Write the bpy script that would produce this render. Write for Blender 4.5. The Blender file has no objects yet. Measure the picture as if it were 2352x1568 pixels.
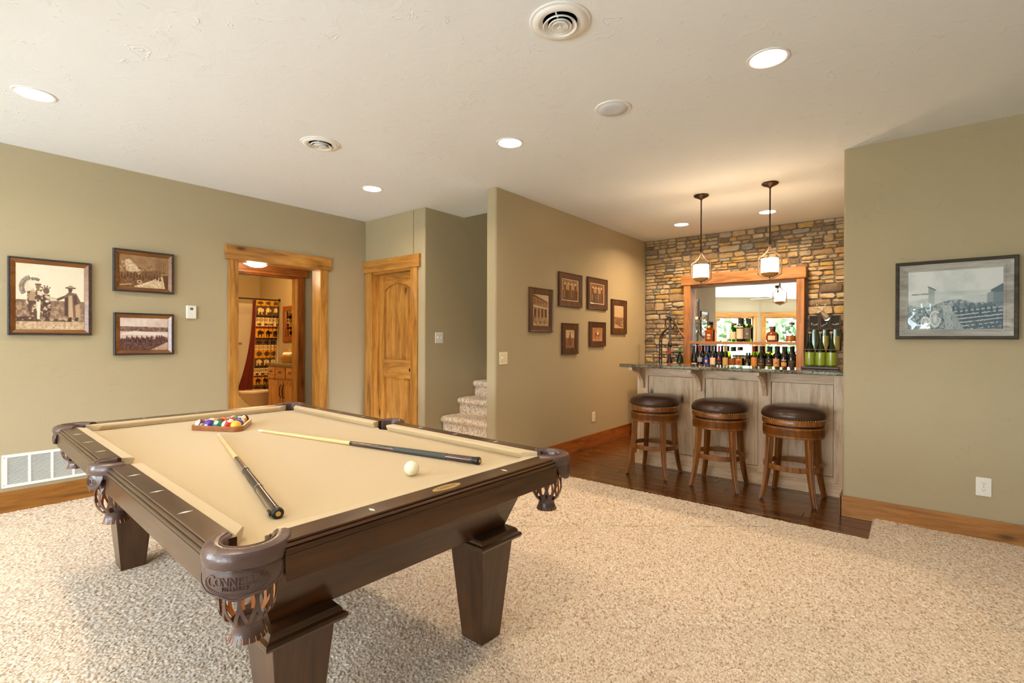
import bpy, bmesh, math, random
import numpy as np
from mathutils import Vector, Matrix

# ------------------------------------------------------------------ camera, world, sun, exposure
SC = bpy.context.scene
COL = SC.collection
R = math.radians
PI = math.pi

CAM_H = 1.30
cam_d = bpy.data.cameras.new('camera')
cam_d.sensor_width = 36.0
cam_d.lens = 36.0 * 1131.15 / 2352.0
cam_d.clip_start = 0.05
cam_d.clip_end = 200
cam = bpy.data.objects.new('camera', cam_d)
COL.objects.link(cam)
_a, _pit, _roll = R(39.054), -0.00411, 0.0031
_r0 = Vector((math.sin(_a), -math.cos(_a), 0)); _f0 = Vector((math.cos(_a), math.sin(_a), 0)); _u0 = Vector((0, 0, 1))
_F = _f0 * math.cos(_pit) + _u0 * math.sin(_pit)
_U2 = _u0 * math.cos(_pit) - _f0 * math.sin(_pit)
_RR = _r0 * math.cos(_roll) + _U2 * math.sin(_roll)
_UU = _U2 * math.cos(_roll) - _r0 * math.sin(_roll)
cam.matrix_world = Matrix(((_RR.x, _UU.x, -_F.x, 0), (_RR.y, _UU.y, -_F.y, 0), (_RR.z, _UU.z, -_F.z, CAM_H), (0, 0, 0, 1)))
SC.camera = cam

vs = SC.view_settings
vs.view_transform = 'Standard'
vs.look = 'None'
vs.exposure = 0.32
vs.gamma = 1.0
vs.use_curve_mapping = False
SC.cycles.use_denoising = True
SC.cycles.max_bounces = 7
SC.cycles.diffuse_bounces = 4
SC.cycles.glossy_bounces = 4
SC.cycles.transmission_bounces = 6
SC.cycles.transparent_max_bounces = 12
SC.cycles.caustics_reflective = False
SC.cycles.caustics_refractive = False
SC.cycles.use_adaptive_sampling = True
SC.cycles.adaptive_threshold = 0.15
SC.cycles.adaptive_min_samples = 16
SC.cycles.sample_clamp_indirect = 6.0

SKY_STRENGTH = 29.0
world = bpy.data.worlds.new('world')
SC.world = world
world.use_nodes = True
wn = world.node_tree
wn.nodes['Background'].inputs['Color'].default_value = (0.77, 0.90, 1.0, 1)      # even bright haze
wn.nodes['Background'].inputs['Strength'].default_value = SKY_STRENGTH

sun_d = bpy.data.lights.new('sun', 'SUN')
sun_d.energy = 9.0
sun_d.angle = R(1.0)
sun_d.color = (1.0, 0.95, 0.85)
sun = bpy.data.objects.new('sun', sun_d)
COL.objects.link(sun)
sun.rotation_euler = (R(-12), R(38), 0)      # high sun behind the house: it lights the trees, not the room

CAN_W, PEND_E, DOME_W = 7.0, 9.0, 60.0 # lamp powers, used by the lamp builders
WARM = (1.0, 0.78, 0.52)
WARM2 = (1.0, 0.62, 0.28)
WARM2B = (1.0, 0.70, 0.40)

# room constants (metres): X runs along the long left wall, Y towards it, camera at the origin
CZ = 2.715       # ceiling
YL = 5.13        # left wall face
XC = 3.51        # closet wall face
YS = 4.055       # stair wall face
YP = 3.0         # picture wall face
XE = 3.455       # picture wall end
XR = 4.39        # right wall face
YA = 0.395       # corner of right wall / bar alcove side
XM = 6.76        # bar mirror plane
XS = 6.80        # stone wall backing
CARPET = 0.022   # backing under the pile
XW = 3.905       # carpet / wood floor line
rnd = random.Random(7)

# ------------------------------------------------------------------ mesh helpers
class MB:
    def __init__(s): s.v = []; s.f = []; s.m = []; s.c = None; s.mi = 0
    def add(s, vs_, fs_):
        o = len(s.v); s.v += [tuple(p) for p in vs_]
        for f in fs_: s.f.append(tuple(i + o for i in f)); s.m.append(s.mi)
        return s
    def box(s, x0, x1, y0, y1, z0, z1):
        v = [(x0, y0, z0), (x1, y0, z0), (x1, y1, z0), (x0, y1, z0), (x0, y0, z1), (x1, y0, z1), (x1, y1, z1), (x0, y1, z1)]
        return s.add(v, [(0, 3, 2, 1), (4, 5, 6, 7), (0, 1, 5, 4), (1, 2, 6, 5), (2, 3, 7, 6), (3, 0, 4, 7)])
    def frustum(s, a, z0, b, z1):       # a, b = (x0,x1,y0,y1)
        v = [(a[0], a[2], z0), (a[1], a[2], z0), (a[1], a[3], z0), (a[0], a[3], z0), (b[0], b[2], z1), (b[1], b[2], z1), (b[1], b[3], z1), (b[0], b[3], z1)]
        return s.add(v, [(0, 3, 2, 1), (4, 5, 6, 7), (0, 1, 5, 4), (1, 2, 6, 5), (2, 3, 7, 6), (3, 0, 4, 7)])
    def lathe(s, prof, c=(0, 0, 0), n=24, axis='z', cap=True):
        vs_ = []; fs_ = []
        for (r, h) in prof:
            for k in range(n):
                a = 2 * PI * k / n; x, y = r * math.cos(a), r * math.sin(a)
                p = (x, y, h) if axis == 'z' else ((h, x, y) if axis == 'x' else (y, h, x))
                vs_.append((p[0] + c[0], p[1] + c[1], p[2] + c[2]))
        for i in range(len(prof) - 1):
            for k in range(n):
                k2 = (k + 1) % n
                fs_.append((i * n + k, i * n + k2, (i + 1) * n + k2, (i + 1) * n + k))
        if cap:
            if prof[0][0] > 1e-6: fs_.append(tuple(reversed(range(n))))
            if prof[-1][0] > 1e-6: fs_.append(tuple((len(prof) - 1) * n + k for k in range(n)))
        return s.add(vs_, fs_)
    def tube(s, path, rad, n=8, cap=True, flat=None, up=None):
        # path of 3D points; rad number or list; flat=(a,b) half sizes for a rectangular bar
        P = [Vector(p) for p in path]; vs_ = []; fs_ = []
        prev = None
        for i, p in enumerate(P):
            t = (P[min(i + 1, len(P) - 1)] - P[max(i - 1, 0)]).normalized()
            if up is not None:
                a = Vector(up); a = (a - t * a.dot(t)).normalized()
            else:
                if prev is None:
                    a = Vector((0, 0, 1)) if abs(t.z) < 0.9 else Vector((1, 0, 0))
                else: a = prev
                a = (a - t * a.dot(t)).normalized()
            prev = a; b = t.cross(a)
            if flat:
                fa, fb = flat if not isinstance(flat, list) else flat[i]
                for (ka, kb) in ((1, 1), (-1, 1), (-1, -1), (1, -1)): vs_.append(p + a * fa * ka + b * fb * kb)
            else:
                r = rad[i] if isinstance(rad, (list, tuple)) else rad
                for k in range(n):
                    an = 2 * PI * k / n; vs_.append(p + a * math.cos(an) * r + b * math.sin(an) * r)
        m = 4 if flat else n
        for i in range(len(P) - 1):
            for k in range(m):
                k2 = (k + 1) % m; fs_.append((i * m + k, i * m + k2, (i + 1) * m + k2, (i + 1) * m + k))
        if cap: fs_.append(tuple(reversed(range(m)))); fs_.append(tuple((len(P) - 1) * m + k for k in range(m)))
        return s.add(vs_, fs_)
    def prism(s, poly, h0, h1, plane='xy'):
        n = len(poly)
        def mk(p, h): return (p[0], p[1], h) if plane == 'xy' else ((p[0], h, p[1]) if plane == 'xz' else (h, p[0], p[1]))
        vs_ = [mk(p, h0) for p in poly] + [mk(p, h1) for p in poly]
        fs_ = [tuple(reversed(range(n))), tuple(range(n, 2 * n))] + [(k, (k + 1) % n, n + (k + 1) % n, n + k) for k in range(n)]
        return s.add(vs_, fs_)
    def sweep(s, path, sec, closed=False, cap=True):
        # path: list of (point2d, normal2d); sec: list of (offset, z); adds strip surface (closed section)
        n = len(sec); vs_ = []; fs_ = []
        for (p, nn) in path:
            for (o, z) in sec: vs_.append((p[0] + nn[0] * o, p[1] + nn[1] * o, z))
        L = len(path)
        for i in range(L if closed else L - 1):
            j = (i + 1) % L
            for k in range(n):
                k2 = (k + 1) % n; fs_.append((i * n + k, j * n + k, j * n + k2, i * n + k2))
        if cap and not closed: fs_.append(tuple(range(n))); fs_.append(tuple(reversed([(L - 1) * n + k for k in range(n)])))
        return s.add(vs_, fs_)
    def build(s, name, mat, parent=None, smooth=30, bevel=0, seg=2, fix=True):
        me = bpy.data.meshes.new(name)
        me.from_pydata(s.v, [], s.f)
        mats = mat if isinstance(mat, (list, tuple)) else [mat]
        for m_ in mats: me.materials.append(m_)
        if len(mats) > 1: me.polygons.foreach_set('material_index', s.m)
        if fix:
            bm = bmesh.new(); bm.from_mesh(me); bmesh.ops.recalc_face_normals(bm, faces=bm.faces); bm.to_mesh(me); bm.free()
        if smooth:
            me.polygons.foreach_set('use_smooth', [True] * len(me.polygons)); me.set_sharp_from_angle(angle=R(smooth))
        me.update()
        o = bpy.data.objects.new(name, me); COL.objects.link(o)
        if parent is not None: o.parent = parent
        if bevel:
            b = o.modifiers.new('bevel', 'BEVEL'); b.width = bevel; b.segments = seg; b.limit_method = 'ANGLE'; b.angle_limit = R(40)
            if smooth: b.harden_normals = False
        return o

def bx(name, mat, parent, x0, x1, y0, y1, z0, z1, bevel=0.0, **k):
    return MB().box(x0, x1, y0, y1, z0, z1).build(name, mat, parent, bevel=bevel, **k)

def tag(o, label, cat=None, group=None, kind=None):
    o['label'] = label
    if cat: o['category'] = cat
    if group: o['group'] = group
    if kind: o['kind'] = kind
    return o

def thing(name, label, cat, loc=(0, 0, 0), rotz=0.0, group=None, kind=None):
    o = bpy.data.objects.new(name, None); COL.objects.link(o)
    o.empty_display_size = 0.1; o.location = loc; o.rotation_euler = (0, 0, rotz)
    return tag(o, label, cat, group, kind)

def struct(o, label, cat='structure'):
    return tag(o, label, cat, None, 'structure')

def dup(root, loc, rotz=None, label=None):
    def cp(o, par):
        c = o.copy(); COL.objects.link(c); c.parent = par
        for ch in o.children: cp(ch, c)
        return c
    c = cp(root, None); c.location = loc
    if rotz is not None: c.rotation_euler = (0, 0, rotz)
    if label: c['label'] = label
    return c

# ------------------------------------------------------------------ material helpers
def lin(r, g, b):
    f = lambda c: ((c / 255 + 0.055) / 1.055) ** 2.4 if c > 10.3 else c / 255 / 12.92
    return (f(r), f(g), f(b), 1)

class NT:
    def __init__(s, name):
        s.m = bpy.data.materials.new(name); s.m.use_nodes = True; s.t = s.m.node_tree; s.b = s.t.nodes['Principled BSDF']; s.out = s.t.nodes['Material Output']
    def n(s, typ, **k):
        x = s.t.nodes.new(typ)
        for a, v in k.items():
            if a.startswith('_'): setattr(x, a[1:], v)
            else:
                key = int(a[1:]) if a[0] == 'i' and a[1:].isdigit() else a
                x.inputs[key].default_value = v
        return x
    def l(s, a, b): s.t.links.new(a, b); return s
    def set(s, **k):
        for a, v in k.items(): s.b.inputs[a.replace('_', ' ')].default_value = v
        return s
    def coord(s, scale=(1, 1, 1), rnd_off=False, kind='Object'):
        tc = s.n('ShaderNodeTexCoord'); mp = s.n('ShaderNodeMapping', Scale=scale)
        if rnd_off:
            oi = s.n('ShaderNodeObjectInfo'); mu = s.n('ShaderNodeVectorMath', _operation='SCALE'); mu.inputs[0].default_value = (17.3, 31.7, 23.1)
            s.l(oi.outputs['Random'], mu.inputs['Scale'])
            ad = s.n('ShaderNodeVectorMath', _operation='ADD'); s.l(tc.outputs[kind], ad.inputs[0]); s.l(mu.outputs[0], ad.inputs[1]); s.l(ad.outputs[0], mp.inputs['Vector'])
        else: s.l(tc.outputs[kind], mp.inputs['Vector'])
        return mp.outputs[0]
    def noise(s, vec, scale, detail=4, rough=0.5, dist=0.0):
        x = s.n('ShaderNodeTexNoise', Scale=scale, Detail=detail, Roughness=rough, Distortion=dist); s.l(vec, x.inputs['Vector']); return x.outputs['Fac']
    def ramp(s, fac, stops, interp='LINEAR'):
        x = s.n('ShaderNodeValToRGB'); x.color_ramp.interpolation = interp; e = x.color_ramp.elements
        while len(e) < len(stops): e.new(0.5)
        for i, (p, c) in enumerate(stops): e[i].position = p; e[i].color = c
        s.l(fac, x.inputs[0]); return x.outputs[0]
    def mix(s, a, b, fac, mode='MIX'):
        x = s.n('ShaderNodeMix', _data_type='RGBA', _blend_type=mode)
        for val, sock in ((fac, x.inputs[0]), (a, x.inputs[6]), (b, x.inputs[7])):
            if isinstance(val, (tuple, float, int)): sock.default_value = val
            else: s.l(val, sock)
        return x.outputs[2]
    def bump(s, h, strength=0.3, dist=0.01):
        x = s.n('ShaderNodeBump', Strength=strength, Distance=dist); s.l(h, x.inputs['Height']); s.l(x.outputs[0], s.b.inputs['Normal']); return x
    def base(s, c): s.l(c, s.b.inputs['Base Color']); return s

def plain(name, c, rough=0.5, metal=0.0, **k):
    t = NT(name); t.set(Base_Color=c, Roughness=rough, Metallic=metal, **k); return t.m

def emis(name, c, s_):
    t = NT(name); t.set(Base_Color=(0.8, 0.8, 0.8, 1), Emission_Color=c, Emission_Strength=s_); return t.m

def paint(name, c, bs=0.35, rough=0.7, sc=1.0):
    t = NT(name)
    n2 = t.noise(t.coord((1.2, 1.2, 2.0)), 5.0 * sc, 2, 0.65, 1.2)
    # thin raised trowel ridges over a slow swell
    h = t.ramp(n2, [(0.30, (0, 0, 0, 1)), (0.655, (0.14, 0.14, 0.14, 1)), (0.668, (0.5, 0.5, 0.5, 1)), (0.70, (0.2, 0.2, 0.2, 1)), (0.8, (0.24, 0.24, 0.24, 1))])
    t.set(Base_Color=c, Roughness=rough, Specular_IOR_Level=0.3)
    t.bump(h, bs, 0.012)
    return t.m

def wood(name, c_light, c_mid, c_dark, axis='x', rough=0.4, knots=True, grain=1.0, coat=0.0, bump=0.08, blotch=0.35):
    t = NT(name)
    s = {'x': (0.9, 9, 9), 'y': (9, 0.9, 9), 'z': (9, 9, 0.9)}[axis]
    v = t.coord(tuple(q * grain for q in s), True)
    g1 = t.noise(v, 1.6, 3, 0.62, 1.1)
    g2 = t.noise(v, 11.0, 2, 0.6, 0.3)
    sb = {'x': (0.6, 2.2, 2.2), 'y': (2.2, 0.6, 2.2), 'z': (2.2, 2.2, 0.6)}[axis]
    bl = t.noise(t.coord(sb, True), 2.4, 1, 0.6, 0.6)
    col = t.ramp(g1, [(0.25, c_dark), (0.48, c_mid), (0.72, c_light)])
    col = t.mix(col, c_dark, t.ramp(g2, [(0.52, (0, 0, 0, 1)), (0.80, (0.55, 0.55, 0.55, 1))]))
    col = t.mix(col, c_dark, t.ramp(bl, [(0.50, (0, 0, 0, 1)), (0.78, (blotch * 1.4, blotch * 1.4, blotch * 1.4, 1))]))
    if knots:
        sk = {'x': (0.55, 1.5, 1.5), 'y': (1.5, 0.55, 1.5), 'z': (1.5, 1.5, 0.55)}[axis]
        vo = t.n('ShaderNodeTexVoronoi', Scale=3.2); t.l(t.coord(sk, True), vo.inputs['Vector'])
        kd = t.ramp(vo.outputs['Distance'], [(0.0, (1, 1, 1, 1)), (0.045, (0.85, 0.85, 0.85, 1)), (0.11, (0.18, 0.18, 0.18, 1)), (0.2, (0, 0, 0, 1))])
        dk = tuple(x * 0.22 for x in c_dark[:3]) + (1,)
        col = t.mix(col, dk, kd)
    t.base(col); t.set(Roughness=rough, Coat_Weight=coat, Coat_Roughness=0.15)
    if bump > 0.1: t.bump(g2, bump, 0.004)
    return t.m
# ------------------------------------------------------------------ materials
M = {}
OLIVE = (0.45, 0.375, 0.24, 1)
M['wall'] = paint('olive_paint', OLIVE, 0.35)
M['ceil'] = paint('ceiling_paint', (0.825, 0.855, 0.88, 1), 0.45, 0.8, 1.3)
M['bathwall'] = paint('bath_paint', (0.52, 0.40, 0.20, 1), 0.2)
AL, AMi, AD = lin(212, 158, 80), lin(186, 128, 54), lin(122, 74, 26)
for ax in 'xyz': M['alder_' + ax] = wood('alder_' + ax, AL, AMi, AD, ax, 0.38, coat=0.25)
M['base_y'] = wood('baseboard_light', lin(190, 136, 70), lin(170, 114, 52), lin(118, 72, 28), 'y', 0.4, coat=0.2)
M['base_x'] = wood('baseboard_alder', lin(164, 110, 40), lin(142, 90, 26), lin(94, 54, 14), 'x', 0.4, coat=0.2)
RW = (lin(176, 106, 46), lin(150, 84, 32), lin(92, 46, 16))
for ax in 'xz': M['redwood_' + ax] = wood('bath_trim_' + ax, *RW, ax, 0.4)
BW = (lin(240, 212, 178), lin(228, 194, 154), lin(186, 144, 102))
for ax in 'xyz': M['bar_' + ax] = wood('bar_face_wood_' + ax, *BW, ax, 0.42, knots=True, blotch=0.25)
M['shelfwood'] = wood('back_bar_wood', lin(190, 136, 82), lin(168, 114, 62), lin(116, 72, 34), 'y', 0.42)
M['shelfwood_z'] = wood('back_bar_wood_z', lin(190, 136, 82), lin(168, 114, 62), lin(116, 72, 34), 'z', 0.42)
M['plank'] = wood('floor_plank', lin(128, 80, 32), lin(98, 55, 18), lin(48, 24, 8), 'y', 0.22, knots=True, grain=1.2, coat=0.3)
M['table'] = wood('espresso_wood', lin(92, 58, 28), lin(74, 44, 19), lin(48, 27, 11), 'x', 0.30, knots=False, coat=0.35, bump=0.03, blotch=0.15)
M['table_y'] = wood('espresso_wood_y', lin(88, 56, 30), lin(70, 43, 21), lin(46, 27, 12), 'y', 0.30, knots=False, coat=0.35, bump=0.03, blotch=0.15)
M['table_z'] = wood('espresso_wood_z', lin(92, 57, 28), lin(74, 44, 20), lin(46, 26, 11), 'z', 0.32, knots=False, coat=0.3, bump=0.03, blotch=0.15)
M['stool'] = wood('stool_wood', lin(168, 106, 44), lin(136, 78, 26), lin(80, 40, 12), 'z', 0.28, knots=False, coat=0.5, bump=0.03)
M['rackwood'] = wood('rack_wood', lin(176, 112, 56), lin(156, 92, 42), lin(120, 66, 28), 'x', 0.35, knots=False, coat=0.4)

def felt(name, c):
    t = NT(name); v = t.coord(); n = t.noise(v, 900, 2); n2 = t.noise(v, 3, 3)
    t.base(t.mix(t.mix(c, tuple(x * 0.86 for x in c[:3]) + (1,), n), tuple(x * 0.93 for x in c[:3]) + (1,), n2))
    t.set(Roughness=0.92, Specular_IOR_Level=0.15, Sheen_Weight=0.25, Sheen_Roughness=0.4); t.bump(n, 0.15, 0.001); return t.m
M['felt'] = felt('camel_felt', lin(208, 185, 146))

def leather(name, c, rough=0.32, sc=260):
    t = NT(name); v = t.coord(); vo = t.n('ShaderNodeTexVoronoi', Scale=sc); t.l(v, vo.inputs['Vector']); n = t.noise(v, 9, 4)
    t.base(t.mix(c, tuple(x * 0.62 for x in c[:3]) + (1,), t.ramp(n, [(0.4, (0, 0, 0, 1)), (0.75, (1, 1, 1, 1))])))
    t.set(Roughness=rough, Specular_IOR_Level=0.55); t.bump(vo.outputs['Distance'], 0.12, 0.002); return t.m
M['pleather'] = leather('pocket_leather', lin(96, 74, 68), 0.27)
M['sleather'] = leather('seat_leather', lin(68, 44, 32), 0.28, 180)
M['tanlining'] = leather('net_lining', lin(226, 140, 70), 0.55)
M['pocketdark'] = plain('pocket_dark', lin(40, 26, 24), 0.6)

def granite():
    t = NT('granite'); v = t.coord()
    vo = t.n('ShaderNodeTexVoronoi', Scale=95); t.l(v, vo.inputs['Vector'])
    n = t.noise(v, 38, 5, 0.7); n2 = t.noise(v, 130, 3, 0.6)
    c = t.ramp(n, [(0.3, lin(24, 22, 20)), (0.46, lin(70, 60, 46)), (0.55, lin(132, 112, 82)), (0.62, lin(60, 56, 50)), (0.75, lin(158, 146, 122))])
    c = t.mix(c, lin(20, 18, 17), t.ramp(vo.outputs['Distance'], [(0.25, (1, 1, 1, 1)), (0.4, (0, 0, 0, 1))]))
    c = t.mix(c, lin(196, 184, 158), t.ramp(n2, [(0.63, (0, 0, 0, 1)), (0.70, (0.9, 0.9, 0.9, 1))]))
    t.base(c); t.set(Roughness=0.06, Specular_IOR_Level=0.8); return t.m
M['granite'] = granite()

def stone():
    t = NT('ledge_stone'); oi = t.n('ShaderNodeObjectInfo'); v = t.coord((1, 1, 2.2), True)
    n = t.noise(v, 9, 6, 0.65, 0.8); n2 = t.noise(t.coord(), 42, 5, 0.65); n3 = t.noise(v, 4, 3)
    base = t.ramp(oi.outputs['Random'], [(0.0, lin(206, 186, 154)), (0.16, lin(190, 162, 118)), (0.30, lin(172, 146, 112)), (0.42, lin(198, 164, 100)), (0.55, lin(184, 168, 144)), (0.68, lin(148, 130, 108)), (0.80, lin(200, 176, 138)), (0.90, lin(124, 110, 94)), (0.97, lin(164, 162, 154))], 'CONSTANT')
    c = t.mix(base, lin(192, 154, 88), t.ramp(n3, [(0.50, (0, 0, 0, 1)), (0.74, (0.5, 0.5, 0.5, 1))]))
    c = t.mix(c, lin(86, 70, 56), t.ramp(n, [(0.52, (0, 0, 0, 1)), (0.78, (0.7, 0.7, 0.7, 1))]))
    c = t.mix(c, lin(216, 200, 170), t.ramp(n2, [(0.56, (0, 0, 0, 1)), (0.8, (0.5, 0.5, 0.5, 1))]))
    t.base(c); t.set(Roughness=0.85); t.bump(t.mix(n, n2, 0.5), 1.0, 0.02); return t.m
M['stone'] = stone()
M['mortar'] = plain('mortar', lin(128, 120, 110), 0.9)

def carpet_mat(name, tuft):
    t = NT(name); v = t.coord()
    n = t.noise(v, 130, 3, 0.6)
    if tuft:
        at = t.n('ShaderNodeVertexColor', _layer_name='Col'); t.base(at.outputs[0]); t.set(Roughness=0.95, Specular_IOR_Level=0.1, Sheen_Weight=0.2); return t.m
    fac = n
    c = t.ramp(fac, [(0.0, lin(158, 130, 100)), (0.12, lin(196, 168, 136)), (0.35, lin(218, 192, 160)), (0.62, lin(230, 208, 180)), (0.85, lin(240, 222, 198)), (0.97, lin(178, 148, 116))])
    big = t.noise(v, 1.3, 3)
    c = t.mix(c, tuple(q * 0.9 for q in lin(214, 184, 150)[:3]) + (1,), t.ramp(big, [(0.45, (0, 0, 0, 1)), (0.7, (0.25, 0.25, 0.25, 1))]))
    t.base(c); t.set(Roughness=0.95, Specular_IOR_Level=0.1, Sheen_Weight=0.2)
    t.bump(n, 0.9, 0.02)
    return t.m
M['carpet'] = carpet_mat('carpet_backing', False)
M['tuft'] = carpet_mat('carpet_tuft', True)

M['white'] = plain('white_plastic', lin(238, 236, 230), 0.4)
M['ivory'] = plain('ivory_plastic', lin(240, 228, 198), 0.4)
M['whitemetal'] = plain('white_metal', lin(236, 235, 232), 0.35)
M['slot'] = plain('dark_slot', lin(60, 56, 50), 0.7)
M['black'] = plain('black', lin(18, 17, 17), 0.4)
M['blackgloss'] = plain('black_gloss', lin(16, 15, 15), 0.12, Coat_Weight=0.5)
M['iron'] = plain('bronze_iron', lin(70, 52, 40), 0.42, 0.75)
M['bronze'] = plain('brushed_bronze', lin(150, 116, 86), 0.35, 0.8)
M['oldiron'] = plain('cast_iron', lin(64, 54, 48), 0.5, 0.6)
M['steel'] = plain('steel', lin(190, 192, 196), 0.25, 0.9)
M['silver'] = plain('silver', lin(214, 214, 214), 0.3, 0.85)
M['brass'] = plain('brass', lin(206, 178, 118), 0.3, 0.9)
M['gold'] = plain('gold_plate', lin(212, 178, 110), 0.35, 0.6)
M['mop'] = plain('pearl_inlay', lin(238, 234, 226), 0.25)
M['porcelain'] = plain('porcelain', lin(232, 214, 180), 0.15, Coat_Weight=0.5)
M['darkwood'] = wood('dark_frame_wood', lin(92, 56, 26), lin(74, 42, 18), lin(46, 24, 10), 'x', 0.4, knots=False, bump=0.04)
M['darkwood2'] = wood('walnut_frame', lin(104, 62, 30), lin(82, 46, 20), lin(50, 26, 10), 'z', 0.35, knots=False, coat=0.3, bump=0.04)
M['liner'] = wood('gold_brown_liner', lin(150, 96, 36), lin(126, 76, 24), lin(88, 48, 12), 'x', 0.35, knots=False, coat=0.4, bump=0.04)
M['frameblack'] = plain('charred_frame', lin(52, 48, 50), 0.45)
M['barn'] = wood('barn_grey_wood', lin(196, 196, 190), lin(168, 168, 164), lin(120, 118, 112), 'x', 0.8, knots=True, bump=0.4, blotch=0.3)
M['barndark'] = wood('barn_dark_wood', lin(90, 82, 72), lin(70, 62, 54), lin(42, 36, 32), 'x', 0.75, knots=False, bump=0.4)
M['mirror'] = plain('mirror_glass', (0.93, 0.94, 0.93, 1), 0.0, 1.0)
M['cork'] = plain('cork', lin(206, 160, 104), 0.8)
M['candle'] = plain('tan_corks', lin(222, 190, 120), 0.7)
M['terracotta'] = plain('wicker', lin(196, 140, 66), 0.7)
M['towel'] = plain('cream_towel', lin(236, 222, 190), 0.9)
M['tub'] = plain('tub_surround', lin(240, 226, 196), 0.2)
M['lens'] = emis('lamp_lens', (1.0, 0.93, 0.80, 1), 14.0)
M['shade'] = emis('pendant_shade', (1.0, 0.90, 0.72, 1), PEND_E)
M['dome'] = emis('dome_glass', (1.0, 0.85, 0.6, 1), 9.0)
M['grass'] = plain('lawn', lin(70, 84, 46), 0.9)
M['patio'] = plain('patio_slab', lin(178, 172, 164), 0.9)
M['bark'] = plain('bark', lin(96, 76, 58), 0.9)
def leafmat():
    t = NT('tree_leaves'); n = t.noise(t.coord((1, 1, 1), True), 3, 4)
    t.base(t.ramp(n, [(0.3, lin(34, 52, 26)), (0.6, lin(62, 84, 40)), (0.8, lin(92, 108, 64))])); t.set(Roughness=0.6); return t.m
M['leaf'] = leafmat()

def clear(name, tint=(1, 1, 1, 1), refl=0.04, rough=0.0):
    # thin glass: tinted see-through plus a mirror reflection that grows towards grazing angles
    t = NT(name); tr = t.n('ShaderNodeBsdfTransparent', Color=tint); gl = t.n('ShaderNodeBsdfGlossy', Roughness=rough)
    lw = t.n('ShaderNodeLayerWeight', Blend=0.5); pw = t.n('ShaderNodeMath', _operation='POWER'); pw.inputs[1].default_value = 5.0; t.l(lw.outputs['Facing'], pw.inputs[0])
    mu = t.n('ShaderNodeMath', _operation='MULTIPLY_ADD'); mu.inputs[1].default_value = 1.0 - refl; mu.inputs[2].default_value = refl
    t.l(pw.outputs[0], mu.inputs[0]); mx = t.n('ShaderNodeMixShader'); t.l(mu.outputs[0], mx.inputs[0]); t.l(tr.outputs[0], mx.inputs[1]); t.l(gl.outputs[0], mx.inputs[2]); t.l(mx.outputs[0], t.out.inputs['Surface'])
    return t.m
M['pane'] = clear('window_glass')
M['picglass'] = clear('picture_glass', (0.99, 0.99, 0.99, 1), 0.015)
M['clearglass'] = clear('clear_bottle_glass', (0.82, 0.88, 0.83, 1), 0.05)
M['limeglass'] = clear('lime_bottle_glass', (0.52, 0.72, 0.14, 1), 0.05)
M['greenglass'] = clear('green_bottle_glass', (0.16, 0.30, 0.10, 1), 0.05)
M['oliveglass'] = clear('olive_bottle_glass', (0.26, 0.30, 0.04, 1), 0.05)
M['amberglass'] = clear('amber_bottle_glass', (0.90, 0.52, 0.10, 1), 0.05)
M['darkglass'] = plain('dark_bottle_glass', lin(20, 17, 14), 0.06, Coat_Weight=0.6)
M['darkgreen'] = plain('dark_green_glass', lin(22, 30, 14), 0.06, Coat_Weight=0.6)
M['purpleglass'] = plain('dark_red_glass', lin(38, 18, 22), 0.06, Coat_Weight=0.6)
M['amberliq'] = plain('amber_liquid', lin(216, 124, 36), 0.1, Transmission_Weight=0.2)
M['brownliq'] = plain('brown_liquid', lin(120, 52, 18), 0.08, Coat_Weight=0.5)
M['greenfill'] = plain('green_label', lin(152, 166, 40), 0.35, Coat_Weight=0.4)

for _n in ('lens', 'dome'): M[_n].cycles.emission_sampling = 'NONE'      # the lamps behind these lenses do the lighting
# ------------------------------------------------------------------ the setting
W = M['wall']
def wallbox(name, boxes, label, mat=None, bevel=0):
    b = MB()
    for q in boxes: b.box(*q)
    return struct(b.build(name, mat or W, None, bevel=bevel, seg=3), label, 'wall')

# left wall with the cased hallway opening
OX0, OX1, OZ = 2.055, 2.911, 2.075
wallbox('wall_left', [(-3.45, OX0 - .02, YL, YL + .12, 0, CZ), (OX1 + .02, XC + .12, YL, YL + .12, 0, CZ), (OX0 - .02, OX1 + .02, YL, YL + .12, OZ + .02, CZ)], 'long olive wall with three framed photographs and a cased opening')
DY0, DY1, DZ = 4.266, 4.98, 2.085
wallbox('wall_closet', [(XC, XC + .12, DY1 + .02, YL, 0, CZ), (XC, XC + .12, DY0 - .02, DY1 + .02, DZ + .02, CZ)], 'narrow olive wall around the knotty closet door')
struct(MB().prism([(XC, YS), (8.0, YS), (8.0, YS + .12), (XC + .12, YS + .12), (XC + .12, DY0 - .02), (XC, DY0 - .02)], 0, 5.2).build('wall_stairwell', W, None, bevel=.015, seg=3), 'shaded olive wall running up beside the carpeted stairs', 'wall')
struct(MB().box(XE, 6.86, YP, YP + .12, 0, 5.2).build('wall_pictures', W, None, bevel=.02, seg=3), 'olive partition with six small sepia frames beside the bar', 'wall')
struct(MB().prism([(XR, -4.1), (XR + .12, -4.1), (XR + .12, YA - .12), (6.92, YA - .12), (6.92, YA), (XR, YA)], 0, CZ + .02).build('wall_right', W, None, bevel=.02, seg=3), 'olive wall on the right with the barnwood framed picture', 'wall')
wallbox('wall_back', [(-3.45, XR + .12, -4.22, -4.1, 0, CZ), (-3.45, -3.3, -4.1, -.4, 0, CZ)], 'olive walls behind the viewer')
wallbox('wall_stair_end', [(7.9, 8.0, YP, YS + .1, 0, 5.2), (4.0, 8.0, YP, YS + .12, 5.2, 5.3), (3.9, 4.0, YP, YS + .12, CZ + .2, 5.2), (6.86, 8.0, YP, YP + .12, 0, 5.2)], 'dark upper end of the stairwell')
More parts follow.
